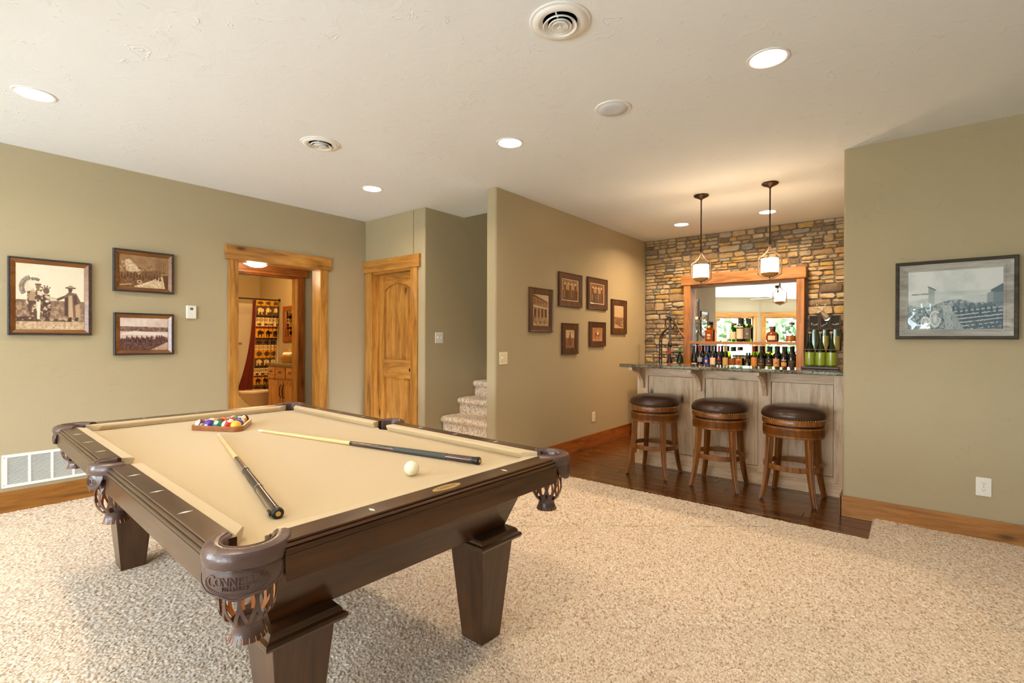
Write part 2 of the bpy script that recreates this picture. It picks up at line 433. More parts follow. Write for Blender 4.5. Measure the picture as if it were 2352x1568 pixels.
wallbox('wall_closet_back', [(4.6, 4.72, YS + .12, YL + .12, 0, CZ), (XC + .12, 4.6, YL, YL + .12, 0, CZ)], 'inside of the closet behind its door')
b = MB().box(-5.3, 4.105, -4.3, YL + .2, CZ, CZ + .22).box(4.105, 7.0, -4.3, YP + .06, CZ, CZ + .22).box(4.105, 5.0, YS + .06, YL + .2, CZ, CZ + .22)
struct(b.build('ceiling', M['ceil']), 'off white skip trowel textured ceiling', 'ceiling')

# floors
def poly_obj(name, pts, z, mat):
    bm = bmesh.new(); f = bm.faces.new([bm.verts.new((x, y, z)) for x, y in pts]); bmesh.ops.triangulate(bm, faces=[f])
    me = bpy.data.meshes.new(name); bm.to_mesh(me); bm.free(); me.materials.append(mat); o = bpy.data.objects.new(name, me); COL.objects.link(o); return o
YW = 0.21        # the wood floor ends here against carpet on the right
carpet_pts = [(-5.0, -4.1), (XR, -4.1), (XR, YW), (XW, YW), (XW, YP), (XC, YP + .1), (XC, YL), (-5.0, YL)]
floor = MB().prism(carpet_pts, -.1, CARPET).build('floor', M['carpet'])
struct(floor, 'beige speckled wall to wall cut pile carpet', 'carpet')
fw = struct(MB().box(XW, 7.0, YW, YP + .02, -.1, -.006).build('floor.001', M['black']), 'dark hand scraped plank floor in front of the bar', 'wood floor')
PW, x, row = 0.127, XW, 0
while x < 6.75:
    y = YW - rnd.uniform(0, 1.1)
    while y < YP:
        L = rnd.uniform(.75, 1.5); y0, y1 = max(y, YW), min(y + L, YP)
        if y1 - y0 > .004:
            pm = MB().box(x + .0008, x + PW - .0008, y0 + .0008, y1 - .0008, -.012, rnd.uniform(-.0012, .0))
            pm.build('plank', M['plank'], fw, bevel=.0025, seg=1)
        y += L
    x += PW

# carpet pile: a dense field of real nubs, tuft by tuft, with a colour for every tuft
def grid_obj(name, P, colr, mat, parent, keep=None, smooth=True):
    nu, nv = P.shape[:2]
    idx = np.arange(nu * nv).reshape(nu, nv)
    q = np.stack([idx[:-1, :-1], idx[1:, :-1], idx[1:, 1:], idx[:-1, 1:]], -1)
    if keep is not None: q = q[keep[:-1, :-1] & keep[1:, :-1] & keep[1:, 1:] & keep[:-1, 1:]]
    q = q.reshape(-1, 4)
    used, inv = np.unique(q, return_inverse=True); q = inv.reshape(-1, 4)
    co = P.reshape(-1, 3)[used].astype(np.float32)
    me = bpy.data.meshes.new(name); me.vertices.add(len(co)); me.vertices.foreach_set('co', co.ravel())
    me.loops.add(q.size); me.loops.foreach_set('vertex_index', q.ravel().astype(np.int32))
    me.polygons.add(len(q)); me.polygons.foreach_set('loop_start', np.arange(0, q.size, 4, dtype=np.int32))
    me.polygons.foreach_set('use_smooth', np.full(len(q), smooth))
    me.update(calc_edges=True)
    at = me.color_attributes.new('Col', 'FLOAT_COLOR', 'POINT')
    c4 = np.ones((len(co), 4), np.float32); c4[:, :3] = colr.reshape(-1, 3)[used]; at.data.foreach_set('color', c4.ravel())
    me.materials.append(mat); o = bpy.data.objects.new(name, me); COL.objects.link(o); o.parent = parent; return o
nr = np.random.default_rng(5)
TUFT_COLS = np.array([lin(*c)[:3] for c in ((158, 130, 104), (212, 186, 158), (222, 198, 172), (232, 212, 189), (240, 224, 205), (247, 236, 221), (178, 150, 122))])
def tuft_fields(shape):
    h = nr.random(shape) ** .8
    # pairs of neighbours lean together: clumps two or three nubs wide
    k = nr.random(shape); h = .65 * h + .35 * (k + np.roll(k, 1, 0) + np.roll(k, 1, 1) + np.roll(k, 1, (0, 1))) / 4
    ci = nr.choice(len(TUFT_COLS), size=shape, p=[.07, .14, .22, .22, .18, .12, .05]); ci = np.where(nr.random(shape) < .45, np.roll(ci, 1, 0), ci)
    return h, TUFT_COLS[ci]
def pile(name, x0, x1, y0, y1, cell, inside, height=.017):
    xs = np.arange(x0, x1, cell); ys = np.arange(y0, y1, cell); X, Y = np.meshgrid(xs, ys, indexing='ij')
    h, c = tuft_fields(X.shape)
    jx, jy = (nr.random(X.shape) - .5) * cell * .9, (nr.random(X.shape) - .5) * cell * .9
    P = np.stack([X + jx, Y + jy, CARPET - .002 + height * h], -1)
    o = grid_obj(name, P, c, M['tuft'], floor, inside(X, Y)); o['kind'] = 'stuff'; return o
def far(X, Y): return X * .777 + Y * .63
lim = lambda X, Y: (X < XR - .015) & (Y < YL - .015) & ((X < XW - .006) | (Y < YW - .006)) & ((X < 3.44) | (Y < 4.04)) & ((Y < YP - .01) | (X < XE - .01) | (Y > YP + .13))
view = lambda X, Y: np.abs(X * .63 - Y * .777) < far(X, Y) * 1.12 + .12
pile('carpet_pile', -1.4, 3.5, -1.9, 3.2, .0043, lambda X, Y: lim(X, Y) & view(X, Y) & (far(X, Y) < 2.2) & (far(X, Y) >.85), .0085)
pile('carpet_pile', -1.8, XR, -2.2, 5.1, .0055, lambda X, Y: lim(X, Y) & view(X, Y) & (far(X, Y) >= 2.17) & (far(X, Y) < 3.4), .0095)
pile('carpet_pile', -1.8, XR, -2.6, YL, .0074, lambda X, Y: lim(X, Y) & view(X, Y) & (far(X, Y) >= 3.36), .0125)

# baseboards
BBH = .152
struct(bx('baseboard_left', M['base_x'], None, -3.3, OX0 - .09, YL - .018, YL, 0, .178, .003), 'knotty alder baseboard under the white wall grille', 'baseboard')
struct(bx('baseboard_left.001', M['base_x'], None, 3.0, XC, YL - .018, YL, 0, .178, .003), 'short alder baseboard between the opening and the closet', 'baseboard')
struct(bx('baseboard_pictures', M['redwood_x'], None, XE, 6.7, YP - .018, YP, 0, BBH + .01, .003), 'reddish alder baseboard below the six sepia frames', 'baseboard')
o = struct(MB().box(XR - .018, XR, -4.1, YA + .012, 0, BBH).build('baseboard_right', M['base_y'], None, bevel=.003), 'pale knotty alder baseboard below the barnwood picture', 'baseboard')
bx('return_piece', M['base_x'], o, XR - .018, XR + .46, YA, YA + .016, 0, BBH, .003)
struct(bx('baseboard_stairs', M['base_x'], None, XC, 3.75, YS - .016, YS, 0, .16, .003), 'small baseboard at the foot of the stair wall', 'baseboard')

# cased opening to the hall
t1 = struct(bpy.data.objects.new('trim_1', None), 'alder casing around the hallway opening with a thick header', 'trim'); COL.objects.link(t1)
bx('header_board', M['alder_x'], t1, 1.936, 3.04, YL - .034, YL, 2.07, 2.208, .003)
for (a, c) in ((1.967, OX0), (OX1, 2.999)): bx('casing', M['alder_z'], t1, a, c, YL - .022, YL, 0, 2.07, .002)
bx('jamb', M['alder_z'], t1, OX0 - .02, OX0, YL - .004, YL + .15, 0, OZ, .001)
bx('jamb', M['alder_z'], t1, OX1, OX1 + .02, YL - .004, YL + .15, 0, OZ, .001)
bx('head_jamb', M['alder_x'], t1, OX0 - .02, OX1 + .02, YL - .004, YL + .15, OZ - .005, OZ + .02, .001)
# closet door with casing
t2 = struct(bpy.data.objects.new('trim_2', None), 'alder casing and header around the knotty closet door', 'trim'); COL.objects.link(t2)
bx('header_board', M['alder_y'], t2, XC - .034, XC, 4.115, YL - .004, 2.085, 2.225, .003)
bx('casing', M['alder_z'], t2, XC - .022, XC, 4.159, DY0, 0, 2.085, .002)
bx('casing', M['alder_z'], t2, XC - .022, XC, DY1, YL - .02, 0, 2.085, .002)
for (a, c) in ((DY0 - .02, DY0), (DY1, DY1 + .02)): bx('jamb', M['alder_z'], t2, XC - .004, XC + .14, a, c, 0, DZ, .001)
bx('head_jamb', M['alder_y'], t2, XC - .004, XC + .14, DY0, DY1, DZ - .018, DZ + .02, .001)
for a in (DY0, DY1 - .012): bx('door_stop', M['alder_z'], t2, XC + .062, XC + .078, a, a + .012, 0, DZ - .018)
dr = struct(bpy.data.objects.new('door_1', None), 'knotty alder two panel closet door with an arched top panel', 'door'); COL.objects.link(dr)
XD = XC + .08; ya, yb, zt = DY0 + .004, DY1 - .004, DZ - .022
st = .105
for (a, c) in ((ya, ya + st), (yb - st, yb)): bx('stile', M['alder_z'], dr, XD, XD + .035, a, c, .045, zt, .002)
bx('rail', M['alder_y'], dr, XD, XD + .035, ya + st, yb - st, .045, .25, .002)
bx('rail', M['alder_y'], dr, XD, XD + .035, ya + st, yb - st, .85, 1.06, .002)
pa, pb = ya + st, yb - st
arch = [(pa, zt), (pa, 1.865)] + [(pa + (pb - pa) * k / 16, 1.865 + .085 * math.sin(PI * k / 16) ** .8) for k in range(1, 16)] + [(pb, 1.865), (pb, zt)]
MB().prism(arch, XD, XD + .035, 'yz').build('arched_rail', M['alder_y'], dr, bevel=.002)
def raised(z0, z1, archtop):
    b_ = MB()
    def ring(ins):
        q = [(pa + ins, z0 + ins), (pb - ins, z0 + ins)]
        if archtop: q += [(pb - ins - (pb - pa - 2 * ins) * k / 12, z1 - ins + (.085 * math.sin(PI * k / 12) ** .8)) for k in range(13)]
        else: q += [(pb - ins, z1 - ins), (pa + ins, z1 - ins)]
        return q
    rings = [(ring(-.004), XD + .02), (ring(.008), XD + .016), (ring(.045), XD + .006), (ring(.05), XD + .006)]
    n = len(rings[0][0]); vs_ = [(h, p[0], p[1]) for q, h in rings for p in q]
    fs_ = [(i * n + k, i * n + (k + 1) % n, (i + 1) * n + (k + 1) % n, (i + 1) * n + k) for i in range(3) for k in range(n)] + [tuple(3 * n + k for k in range(n))]
    return b_.add(vs_, fs_).build('panel', M['alder_z'], dr, smooth=20)
raised(1.06, 1.865, True); raised(.25, .85, False)
kn = MB().lathe([(0.0, -.062), (.018, -.06), (.027, -.045), (.024, -.03), (.011, -.02), (.011, -.008), (.026, -.006), (.028, 0)], (XD, ya + .055, .955), 20, 'x').build('knob', M['iron'], dr, smooth=60)
kn['label'] = 'dark bronze door knob'

# carpeted stairs
stair = thing('staircase', 'carpeted stairs climbing between the shaded olive wall and the partition end', 'stairs', (0, 0, 0))
for k in range(8):
    nx, tz = 3.49 + .258 * k, .265 + .18 * k
    sec = [(nx + .03, tz - .18 if k else 0), (nx + .03, tz - .062), (nx + .012, tz - .058), (nx + .001, tz - .045), (nx - .003, tz - .028), (nx + .004, tz - .010), (nx + .02, tz), (nx + .33, tz), (nx + .33, tz - .18)]
    b = MB().prism([(p[0], p[1]) for p in sec], YP + .146, YS - .002, 'xz')
    o = b.build('step', M['carpet'], stair, smooth=50)
    if k < 5:
        ring = np.array(sec[:8]); d_ = np.r_[0, np.cumsum(np.hypot(*np.diff(ring, axis=0).T))]; u_ = np.arange(0, d_[-1], .008)
        px_, pz_ = np.interp(u_, d_, ring[:, 0]), np.interp(u_, d_, ring[:, 1]); tx, tz_ = np.gradient(px_), np.gradient(pz_); ln = np.hypot(tx, tz_) + 1e-9; nx_, nz_ = -tz_ / ln, tx / ln
        yy = np.arange(YP + .148, YS - .004, .008); h_, c_ = tuft_fields((len(u_), len(yy))); h_ = h_ * .011
        P_ = np.stack([(px_ + 0)[:, None] + nx_[:, None] * h_, np.broadcast_to(yy[None], h_.shape) + (nr.random(h_.shape) - .5) * .006, pz_[:, None] + nz_[:, None] * h_], -1)
        pp = grid_obj('step_pile', P_, c_, M['tuft'], o); pp['kind'] = 'stuff'

# ------------------------------------------------------------------ bay of windows behind the viewer (seen in the bar mirror)
BAY = [(-3.3, 5.13), (-4.35, 3.95), (-4.7, 2.36), (-4.35, .77), (-3.3, -.4)]
for i in range(4):
    p0, p1 = Vector(BAY[i]), Vector(BAY[i + 1]); d = p1 - p0; L = d.length; ang = math.atan2(d.y, d.x)
    ww, z0, z1 = 1.28, .45, 2.08; a, c = L / 2 - ww / 2, L / 2 + ww / 2
    wl = MB().box(-.06, a, -.16, 0, 0, CZ).box(c, L + .06, -.16, 0, 0, CZ).box(a, c, -.16, 0, 0, z0).box(a, c, -.16, 0, z1, CZ).build('wall_bay' if i == 0 else 'wall_bay.%03d' % i, W)
    wl.location = (p0.x, p0.y, 0); wl.rotation_euler = (0, 0, ang); struct(wl, 'olive bay wall behind the viewer, segment holding window %s' % ['one', 'two', 'three', 'four'][i], 'wall')
    wi = bpy.data.objects.new('window_%d' % (i + 1), None); COL.objects.link(wi); wi.location = wl.location; wi.rotation_euler = wl.rotation_euler
    struct(wi, 'wood framed bay window overlooking trees, number %s from the left wall' % ['one', 'two', 'three', 'four'][i], 'window')
    bx('header_board', M['alder_x'], wi, a - .12, c + .12, 0, .03, z1, z1 + .14, .003)
    bx('sill', M['alder_x'], wi, a - .1, c + .1, -.02, .05, z0 - .03, z0, .003)
    for q in (a - .09, c): bx('casing', M['alder_z'], wi, q, q + .09, 0, .022, z0, z1, .002)
    for q in (a, c - .05): bx('sash_stile', M['alder_z'], wi, q, q + .05, -.10, -.05, z0, z1, .002)
    for q in (z0, z1 - .06): bx('sash_rail', M['alder_x'], wi, a + .05, c - .05, -.10, -.05, q, q + .06, .002)
    bx('glass', M['pane'], wi, a + .05, c - .05, -.078, -.074, z0 + .06, z1 - .06)
    ld = bpy.data.lights.new('window_portal', 'AREA'); ld.shape = 'RECTANGLE'; ld.size = ww; ld.size_y = z1 - z0; ld.cycles.is_portal = True
    lo = bpy.data.objects.new('window_portal', ld); COL.objects.link(lo); lo.parent = wi; lo.location = (L / 2, -.12, (z0 + z1) / 2); lo.rotation_euler = (R(90), 0, 0)
# garden outside the bay
struct(MB().box(-40, -11, -14, 20, -.35, -.25).build('floor.002', M['grass']), 'green lawn under the trees outside the bay windows', 'lawn')
def tree(x, y, h, r, i):
    t = thing('garden_tree', 'sunlit leafy tree outside the bay windows, seen in the bar mirror', 'tree', (x, y, -.25), 0, 'trees seen in the bar mirror')
    MB().tube([(0, 0, 0), (.05, .05, h * .3), (0, .1, h * .6)], [.16, .13, .06], 8).build('trunk', M['bark'], t)
    rr_ = random.Random(i); b_ = MB()
    for k in range(520):
        v_ = Vector((rr_.gauss(0, 1), rr_.gauss(0, 1), rr_.gauss(0, 1))).normalized() * r * rr_.uniform(.55, 1.05)
        c_ = Vector((v_.x, v_.y, h * .62 + v_.z * 1.15)); e1 = Vector((rr_.gauss(0, 1), rr_.gauss(0, 1), rr_.gauss(0, 1))).normalized(); e2 = e1.orthogonal().normalized(); s_ = rr_.uniform(.12, .3)
        b_.add([c_ - e1 * s_, c_ + e2 * s_ * .6, c_ + e1 * s_, c_ - e2 * s_ * .6], [(0, 1, 2, 3)])
    b_.build('crown', M['leaf'], t, fix=False)
for i, (x, y, h, r) in enumerate([(-15, 14.5, 6, 2.5), (-18, 8.8, 7, 2.7), (-13.5, 5.0, 5.0, 2.0), (-19, 2.6, 7, 2.6), (-14, -1.5, 5.5, 2.3), (-20, -7, 7, 3)]): tree(x, y, h, r, i)

# ------------------------------------------------------------------ hall and bathroom beyond the opening
YH = 6.15       # hall far wall face
BX0, BX1, YB, XBW = 2.30, 3.185, 9.88, 4.36
tile = NT('stone_tile'); n_ = tile.noise(tile.coord(), 6, 5); tile.base(tile.ramp(n_, [(0.3, lin(150, 124, 88)), (0.7, lin(198, 172, 130))])); tile.set(Roughness=.35)
struct(MB().box(1.2, 4.6, YL, 10.0, -.1, .03).build('floor.003', tile.m), 'tan stone tile floor of the hall and bathroom', 'tile floor')
wallbox('wall_hall', [(1.2, BX0 - .02, YH, YH + .12, 0, 2.6), (BX1 + .02, 4.6, YH, YH + .12, 0, 2.6), (BX0 - .02, BX1 + .02, YH, YH + .12, 2.10, 2.6), (4.5, 4.6, YL + .12, YH, 0, 2.6), (1.1, 1.2, YL + .12, YH + .12, 0, 2.6)], 'olive hallway wall around the bathroom door frame')
wallbox('wall_bath', [(BX0 - .45, XBW + .12, YB, YB + .12, 0, 2.6), (XBW, XBW + .12, YH + .12, YB, 0, 2.6), (BX0 - .45, BX0 - .33, YH + .12, YB, 0, 2.6)], 'golden bathroom walls behind the patterned curtain', M['bathwall'])
struct(MB().box(1.1, 4.6, YL + .12, YH + .12, 2.36, 2.62).box(1.8, 4.6, YH + .12, 10.0, 2.5, 2.62).build('ceiling.001', M['ceil']), 'lower ceiling over the hall and bathroom', 'ceiling')
t3 = struct(bpy.data.objects.new('trim_3', None), 'reddish alder casing around the bathroom doorway', 'trim'); COL.objects.link(t3)
bx('header_board', M['redwood_x'], t3, BX0 - .13, 3.315, YH - .034, YH, 2.09, 2.20, .003)
for (a, c) in ((BX0 - .085, BX0), (BX1, 3.27)): bx('casing', M['redwood_z'], t3, a, c, YH - .022, YH, 0, 2.09, .002)
for (a, c) in ((BX0 - .02, BX0), (BX1, BX1 + .02)): bx('jamb', M['alder_z'], t3, a, c, YH - .004, YH + .14, 0, 2.09, .001)
bx('head_jamb', M['redwood_x'], t3, BX0, BX1, YH - .004, YH + .14, 2.075, 2.10, .001)
# ------------------------------------------------------------------ pool table (table space: x across, y along, rotated a little in the room)
TC, TR = Vector((1.146, 2.374, 0)), R(-1.877)
def TW(x, y, z=0):          # table space to room
    c, s_ = math.cos(TR), math.sin(TR); return (TC.x + x * c - y * s_, TC.y + x * s_ + y * c, z)
table = thing('pool_table', 'espresso brown pool table with camel felt and leather net pockets', 'pool table', (TC.x, TC.y, 0), TR)
BED, TOP = .784, .82
NX, NY = .559, 1.1175           # cushion noses
BXo, BYo = .602, 1.165          # cushion backs
OXo, OYo = .672, 1.252          # outside of the rails
# bed with the six pocket bites
PK = [(-.592, -1.166, 233), (.592, -1.166, 315), (.592, 1.166, 45), (-.592, 1.166, 135), (-.632, 0, 180), (.632, 0, 0)]
def bed_outline():
    hx, hy, r = .585, 1.15, .063; pts = []
    def arc(cx, cy, a0, a1, rr_=r): return [(cx + rr_ * math.cos(R(a0 + (a1 - a0) * k / 10)), cy + rr_ * math.sin(R(a0 + (a1 - a0) * k / 10))) for k in range(11)]
    pts += arc(-.592, -1.166, 85, 5); pts += arc(.592, -1.166, 175, 95); pts += arc(.632, 0, 232, 128, .066); pts += arc(.592, 1.166, 265, 185); pts += arc(-.592, 1.166, -5, -85); pts += arc(-.632, 0, 52, -52, .066)
    return pts
bm = bmesh.new(); f = bm.faces.new([bm.verts.new((x, y, BED)) for x, y in bed_outline()]); bmesh.ops.triangulate(bm, faces=[f])
if bm.faces[:][0].normal.z < 0: bmesh.ops.reverse_faces(bm, faces=bm.faces)
ex = bmesh.ops.extrude_face_region(bm, geom=bm.faces[:]); bmesh.ops.translate(bm, verts=[v for v in ex['geom'] if isinstance(v, bmesh.types.BMVert)], vec=(0, 0, -.025)); bmesh.ops.recalc_face_normals(bm, faces=bm.faces)
me = bpy.data.meshes.new('playing_bed'); bm.to_mesh(me); bm.free(); me.materials.append(M['felt']); bed = bpy.data.objects.new('playing_bed', me); COL.objects.link(bed); bed.parent = table
bed['label'] = 'flat camel coloured cloth playing surface'

def along(kind, p, o):       # kind of rail, position along it, distance outward from the nose -> table xy
    s_, ax = kind
    return (s_ * (NX + o), p) if ax == 'x' else (p, s_ * (NY + o))
def strip(name, kind, sec, a, c, mat, bevel=0):
    # sec: (o, z, extra) ; a, c: functions of o giving the two end positions
    b_ = MB(); n = len(sec); vs_ = []
    for e in (a, c):
        for (o, z) in sec: q = along(kind, e(o), o); vs_.append((q[0], q[1], z))
    fs_ = [(k, (k + 1) % n, n + (k + 1) % n, n + k) for k in range(n)] + [tuple(reversed(range(n))), tuple(range(n, 2 * n))]
    return b_.add(vs_, fs_).build(name, mat, table, smooth=25, bevel=bevel)
RAILS = [((-1, 'x'), -1, BXo - NX), ((-1, 'x'), 1, BXo - NX), ((1, 'x'), -1, BXo - NX), ((1, 'x'), 1, BXo - NX), ((-1, 'y'), 0, BYo - NY), ((1, 'y'), 0, BYo - NY)]
for kind, half, bk in RAILS:
    out = (OXo - NX) if kind[1] == 'x' else (OYo - NY)
    cush = [(bk, TOP - .001), (.005, TOP - .003), (.001, TOP - .006), (0, TOP - .011), (.006, BED + .012), (.012, BED + .001), (bk, BED + .001)]
    wood_sec = [(bk, TOP - .03), (bk, TOP), (out - .012, TOP), (out - .010, TOP - .004), (out - .014, TOP - .006), (out - .004, TOP - .008), (out - .001, TOP - .012), (out - .006, TOP - .015), (out + .002, TOP - .018), (out + .004, TOP - .023), (out - .001, TOP - .027), (out - .001, TOP - .03)]
    if kind[1] == 'x':
        k = lambda o: o / max(bk, .01)
        if half < 0: ca, cc = (lambda o: -NY + .066 - .062 * k(min(o, bk))), (lambda o: -.062 - .012 * k(min(o, bk))); wa, wc = (lambda o: -1.125), (lambda o: -.068)
        else: ca, cc = (lambda o: .062 + .012 * k(min(o, bk))), (lambda o: NY - .066 + .062 * k(min(o, bk))); wa, wc = (lambda o: .068), (lambda o: 1.125)
        wm, dm = M['table_y'], [(-3, -2, -1), (1, 2, 3)][half > 0]
    else:
        k = lambda o: o / max(bk, .01)
        ca, cc = (lambda o: -NX + .066 - .062 * k(min(o, bk))), (lambda o: NX - .066 + .062 * k(min(o, bk))); wa, wc = (lambda o: -.542), (lambda o: .542)
        wm, dm = M['table'], (-1, 0, 1)
    c_ = strip('cushion', kind, cush, ca, cc, M['felt'], .002); c_['label'] = 'camel cloth covered cushion'
    rl = strip('rail', kind, wood_sec, wa, wc, wm)
    # apron board under the rail
    ap = [(out - .004, TOP - .029), (out - .0, TOP - .031), (out + .003, .727), (out - .012, .725), (out - .018, TOP - .03)]
    apn = strip('apron', kind, ap, wa, wc, wm)
    for d_ in dm:
        p_ = d_ * .2794; off = .072 if kind[1] == 'x' else .089
        q = along(kind, p_, off)
        if kind == (-1, 'y') and d_ == 0:
            # oval maker's plate
            pl = MB().prism([(q[0] + .058 * math.cos(2 * PI * i / 28), q[1] + .020 * math.sin(2 * PI * i / 28)) for i in range(28)], TOP - .001, TOP + .0018).build('name_plate', M['gold'], table, bevel=.0006); pl['label'] = 'small oval gold maker plate'
            PLATE = (q, pl)
            continue
        l_, w_ = (.019, .0065) if kind[1] == 'x' else (.016, .0065)
        if kind[1] == 'x': dd = [(q[0] - l_, q[1]), (q[0], q[1] - w_), (q[0] + l_, q[1]), (q[0], q[1] + w_)]
        else: dd = [(q[0] - w_, q[1]), (q[0], q[1] - l_), (q[0] + w_, q[1]), (q[0], q[1] + l_)]
        MB().prism(dd, TOP - .001, TOP + .0004).build('sight_diamond', M['mop'], rl, smooth=0)

# tapered cabinet and legs
SX, SY = .035, .05
b = MB()
t0, t1_ = (.585, 1.12), (.495, 1.03)
for (h0, h1) in (((t0, .74), (t1_, .485)),):
    A = [(-h0[0][0], -h0[0][1]), (h0[0][0], -h0[0][1]), (h0[0][0], h0[0][1]), (-h0[0][0], h0[0][1])]
    B = [(-h1[0][0], -h1[0][1]), (h1[0][0], -h1[0][1]), (h1[0][0], h1[0][1]), (-h1[0][0], h1[0][1])]
    inn = lambda Q, d: [(x - math.copysign(d, x), y - math.copysign(d, y)) for x, y in Q]
    for k in range(4):
        j = (k + 1) % 4
        vs_ = [(*A[k], h0[1]), (*A[j], h0[1]), (*B[j], h1[1]), (*B[k], h1[1]), (*inn(A, .03)[k], h0[1]), (*inn(A, .03)[j], h0[1]), (*inn(B, .03)[j], h1[1]), (*inn(B, .03)[k], h1[1])]
        vs_ = [(x + SX, y + SY, z) for x, y, z in vs_]
        MB().add(vs_, [(0, 1, 2, 3), (7, 6, 5, 4), (3, 2, 6, 7), (0, 4, 5, 1), (0, 3, 7, 4), (1, 5, 6, 2)]).build('cabinet_side', M['table'] if k % 2 == 0 else M['table_y'], table, smooth=0)
bx('slate_frame', M['pocketdark'], table, -.5, .5, -1.06, 1.06, .70, .757)
for sx in (-1, 1):
    for sy in (-1, 1):
        cx_, cy_ = sx * .4145 + SX, sy * .9725 + SY
        lg = MB().frustum((cx_ - .056, cx_ + .056, cy_ - .06, cy_ + .06), CARPET + .004, (cx_ - .094, cx_ + .094, cy_ - .098, cy_ + .098), .455).build('leg', M['table_z'], table, smooth=0, bevel=.0025)
        # moulding that wraps the two outer faces and turns the inner corners
        def ring(d, z): return [(cx_ - .094 - d, cy_ - .098 - d, z), (cx_ + .094 + d, cy_ - .098 - d, z), (cx_ + .094 + d, cy_ + .098 + d, z), (cx_ - .094 - d, cy_ + .098 + d, z)]
        pr = [(.0, .440), (.012, .442), (.024, .448), (.029, .458), (.026, .467), (.016, .472), (.015, .479), (.008, .488), (-.02, .492)]
        vs_ = [p for d, z in pr for p in ring(d, z)]; fs_ = [(i * 4 + k, i * 4 + (k + 1) % 4, (i + 1) * 4 + (k + 1) % 4, (i + 1) * 4 + k) for i in range(len(pr) - 1) for k in range(4)] + [(0, 1, 2, 3), tuple((len(pr) - 1) * 4 + k for k in range(4))]
        MB().add(vs_, fs_).build('leg_moulding', M['table'], lg, smooth=35)

# ---- stroke lettering: polylines (points, half width) in a unit em
def arcp(cx_, cy_, rx, ry, a0, a1, n=14): return [(cx_ + rx * math.cos(R(a0 + (a1 - a0) * k / n)), cy_ + ry * math.sin(R(a0 + (a1 - a0) * k / n))) for k in range(n + 1)]
TH, TN = .075, .038
def sf(x, y, w=.13): return ([(x - w, y), (x + w, y)], .022)
GL = {
 'C': (.80, [(arcp(.45, .5, .38, .47, 50, 310), TH), ([(.70, .80), (.71, .95)], TN), ([(.70, .20), (.72, .06)], TN)]),
 'O': (.88, [(arcp(.44, .5, .37, .47, 0, 360, 22), TH)]),
 'N': (.92, [([(.16, .02), (.16, .98)], TN), ([(.13, .97), (.77, .03)], TH), ([(.76, .02), (.76, .98)], TN), sf(.16, .02), sf(.13, .98, .1), sf(.77, .98)]),
 'E': (.74, [([(.17, .02), (.17, .98)], TH), ([(.10, .96), (.62, .96)], TN), ([(.17, .52), (.50, .52)], TN), ([(.10, .04), (.64, .04)], TN), ([(.62, .96), (.63, .78)], TN), ([(.64, .04), (.66, .24)], TN), ([(.5, .62), (.5, .42)], .025)]),
 'L': (.68, [([(.17, .02), (.17, .98)], TH), ([(.08, .04), (.60, .04)], TN), ([(.60, .04), (.63, .26)], TN), sf(.17, .97)]),
 'Y': (.86, [([(.10, .97), (.43, .48)], TH), ([(.76, .97), (.43, .48)], TN), ([(.43, .50), (.43, .02)], TH), sf(.43, .03), sf(.12, .98, .11), sf(.74, .98, .11)]),
 'B': (.74, [([(.16, .02), (.16, .98)], TH), ([(.08, .96), (.42, .96)] + arcp(.42, .75, .17, .21, 90, -90, 8) + [(.16, .53)], TN), ([(.16, .52), (.44, .52)] + arcp(.44, .28, .20, .24, 90, -90, 8) + [(.08, .04)], TN)]),
 'I': (.40, [([(.20, .02), (.20, .98)], TH), sf(.20, .03), sf(.20, .97)]),
 'A': (.84, [([(.40, .98), (.10, .03)], TN), ([(.42, .98), (.74, .03)], TH), ([(.22, .36), (.60, .36)], TN), sf(.11, .03, .1), sf(.73, .03, .11)]),
 'R': (.80, [([(.16, .02), (.16, .98)], TH), ([(.08, .96), (.44, .96)] + arcp(.44, .73, .18, .23, 90, -90, 8) + [(.16, .50)], TN), ([(.38, .50), (.72, .03)], TH), sf(.16, .03)]),
 'D': (.86, [([(.16, .02), (.16, .98)], TH), ([(.08, .96), (.36, .96)] + arcp(.36, .5, .40, .46, 90, -90, 12) + [(.08, .04)], TN)]),
 'S': (.62, [(arcp(.31, .74, .20, .22, 35, 250, 12) + arcp(.31, .27, .22, .23, 80, -145, 12), .055)]),
 '1': (.4, [([(.08, .8), (.22, .97), (.22, .03)], .07)]), '2': (.6, [(arcp(.3, .72, .22, .24, 160, -30, 8) + [(.08, .05), (.56, .05)], .07)]),
 '3': (.6, [(arcp(.28, .74, .2, .22, 150, -80, 8) + arcp(.28, .27, .23, .24, 80, -150, 8), .07)]), '4': (.6, [([(.44, .03), (.44, .97), (.06, .3), (.6, .3)], .07)]),
 '5': (.6, [([(.52, .95), (.16, .95), (.12, .55)] + arcp(.28, .32, .23, .27, 100, -150, 8), .07)]), '6': (.6, [([(.46, .95)] + arcp(.3, .28, .22, .25, 160, 520, 12), .07)]),
 '7': (.55, [([(.05, .95), (.5, .95), (.2, .03)], .07)]), '8': (.6, [(arcp(.3, .74, .18, .2, 0, 360, 10), .07), (arcp(.3, .27, .22, .25, 0, 360, 10), .07)]),
 '9': (.6, [(arcp(.3, .7, .21, .24, 0, 360, 10) + [(.42, .05)], .07)]), '0': (.6, [(arcp(.3, .5, .22, .45, 0, 360, 12), .07)]),
}
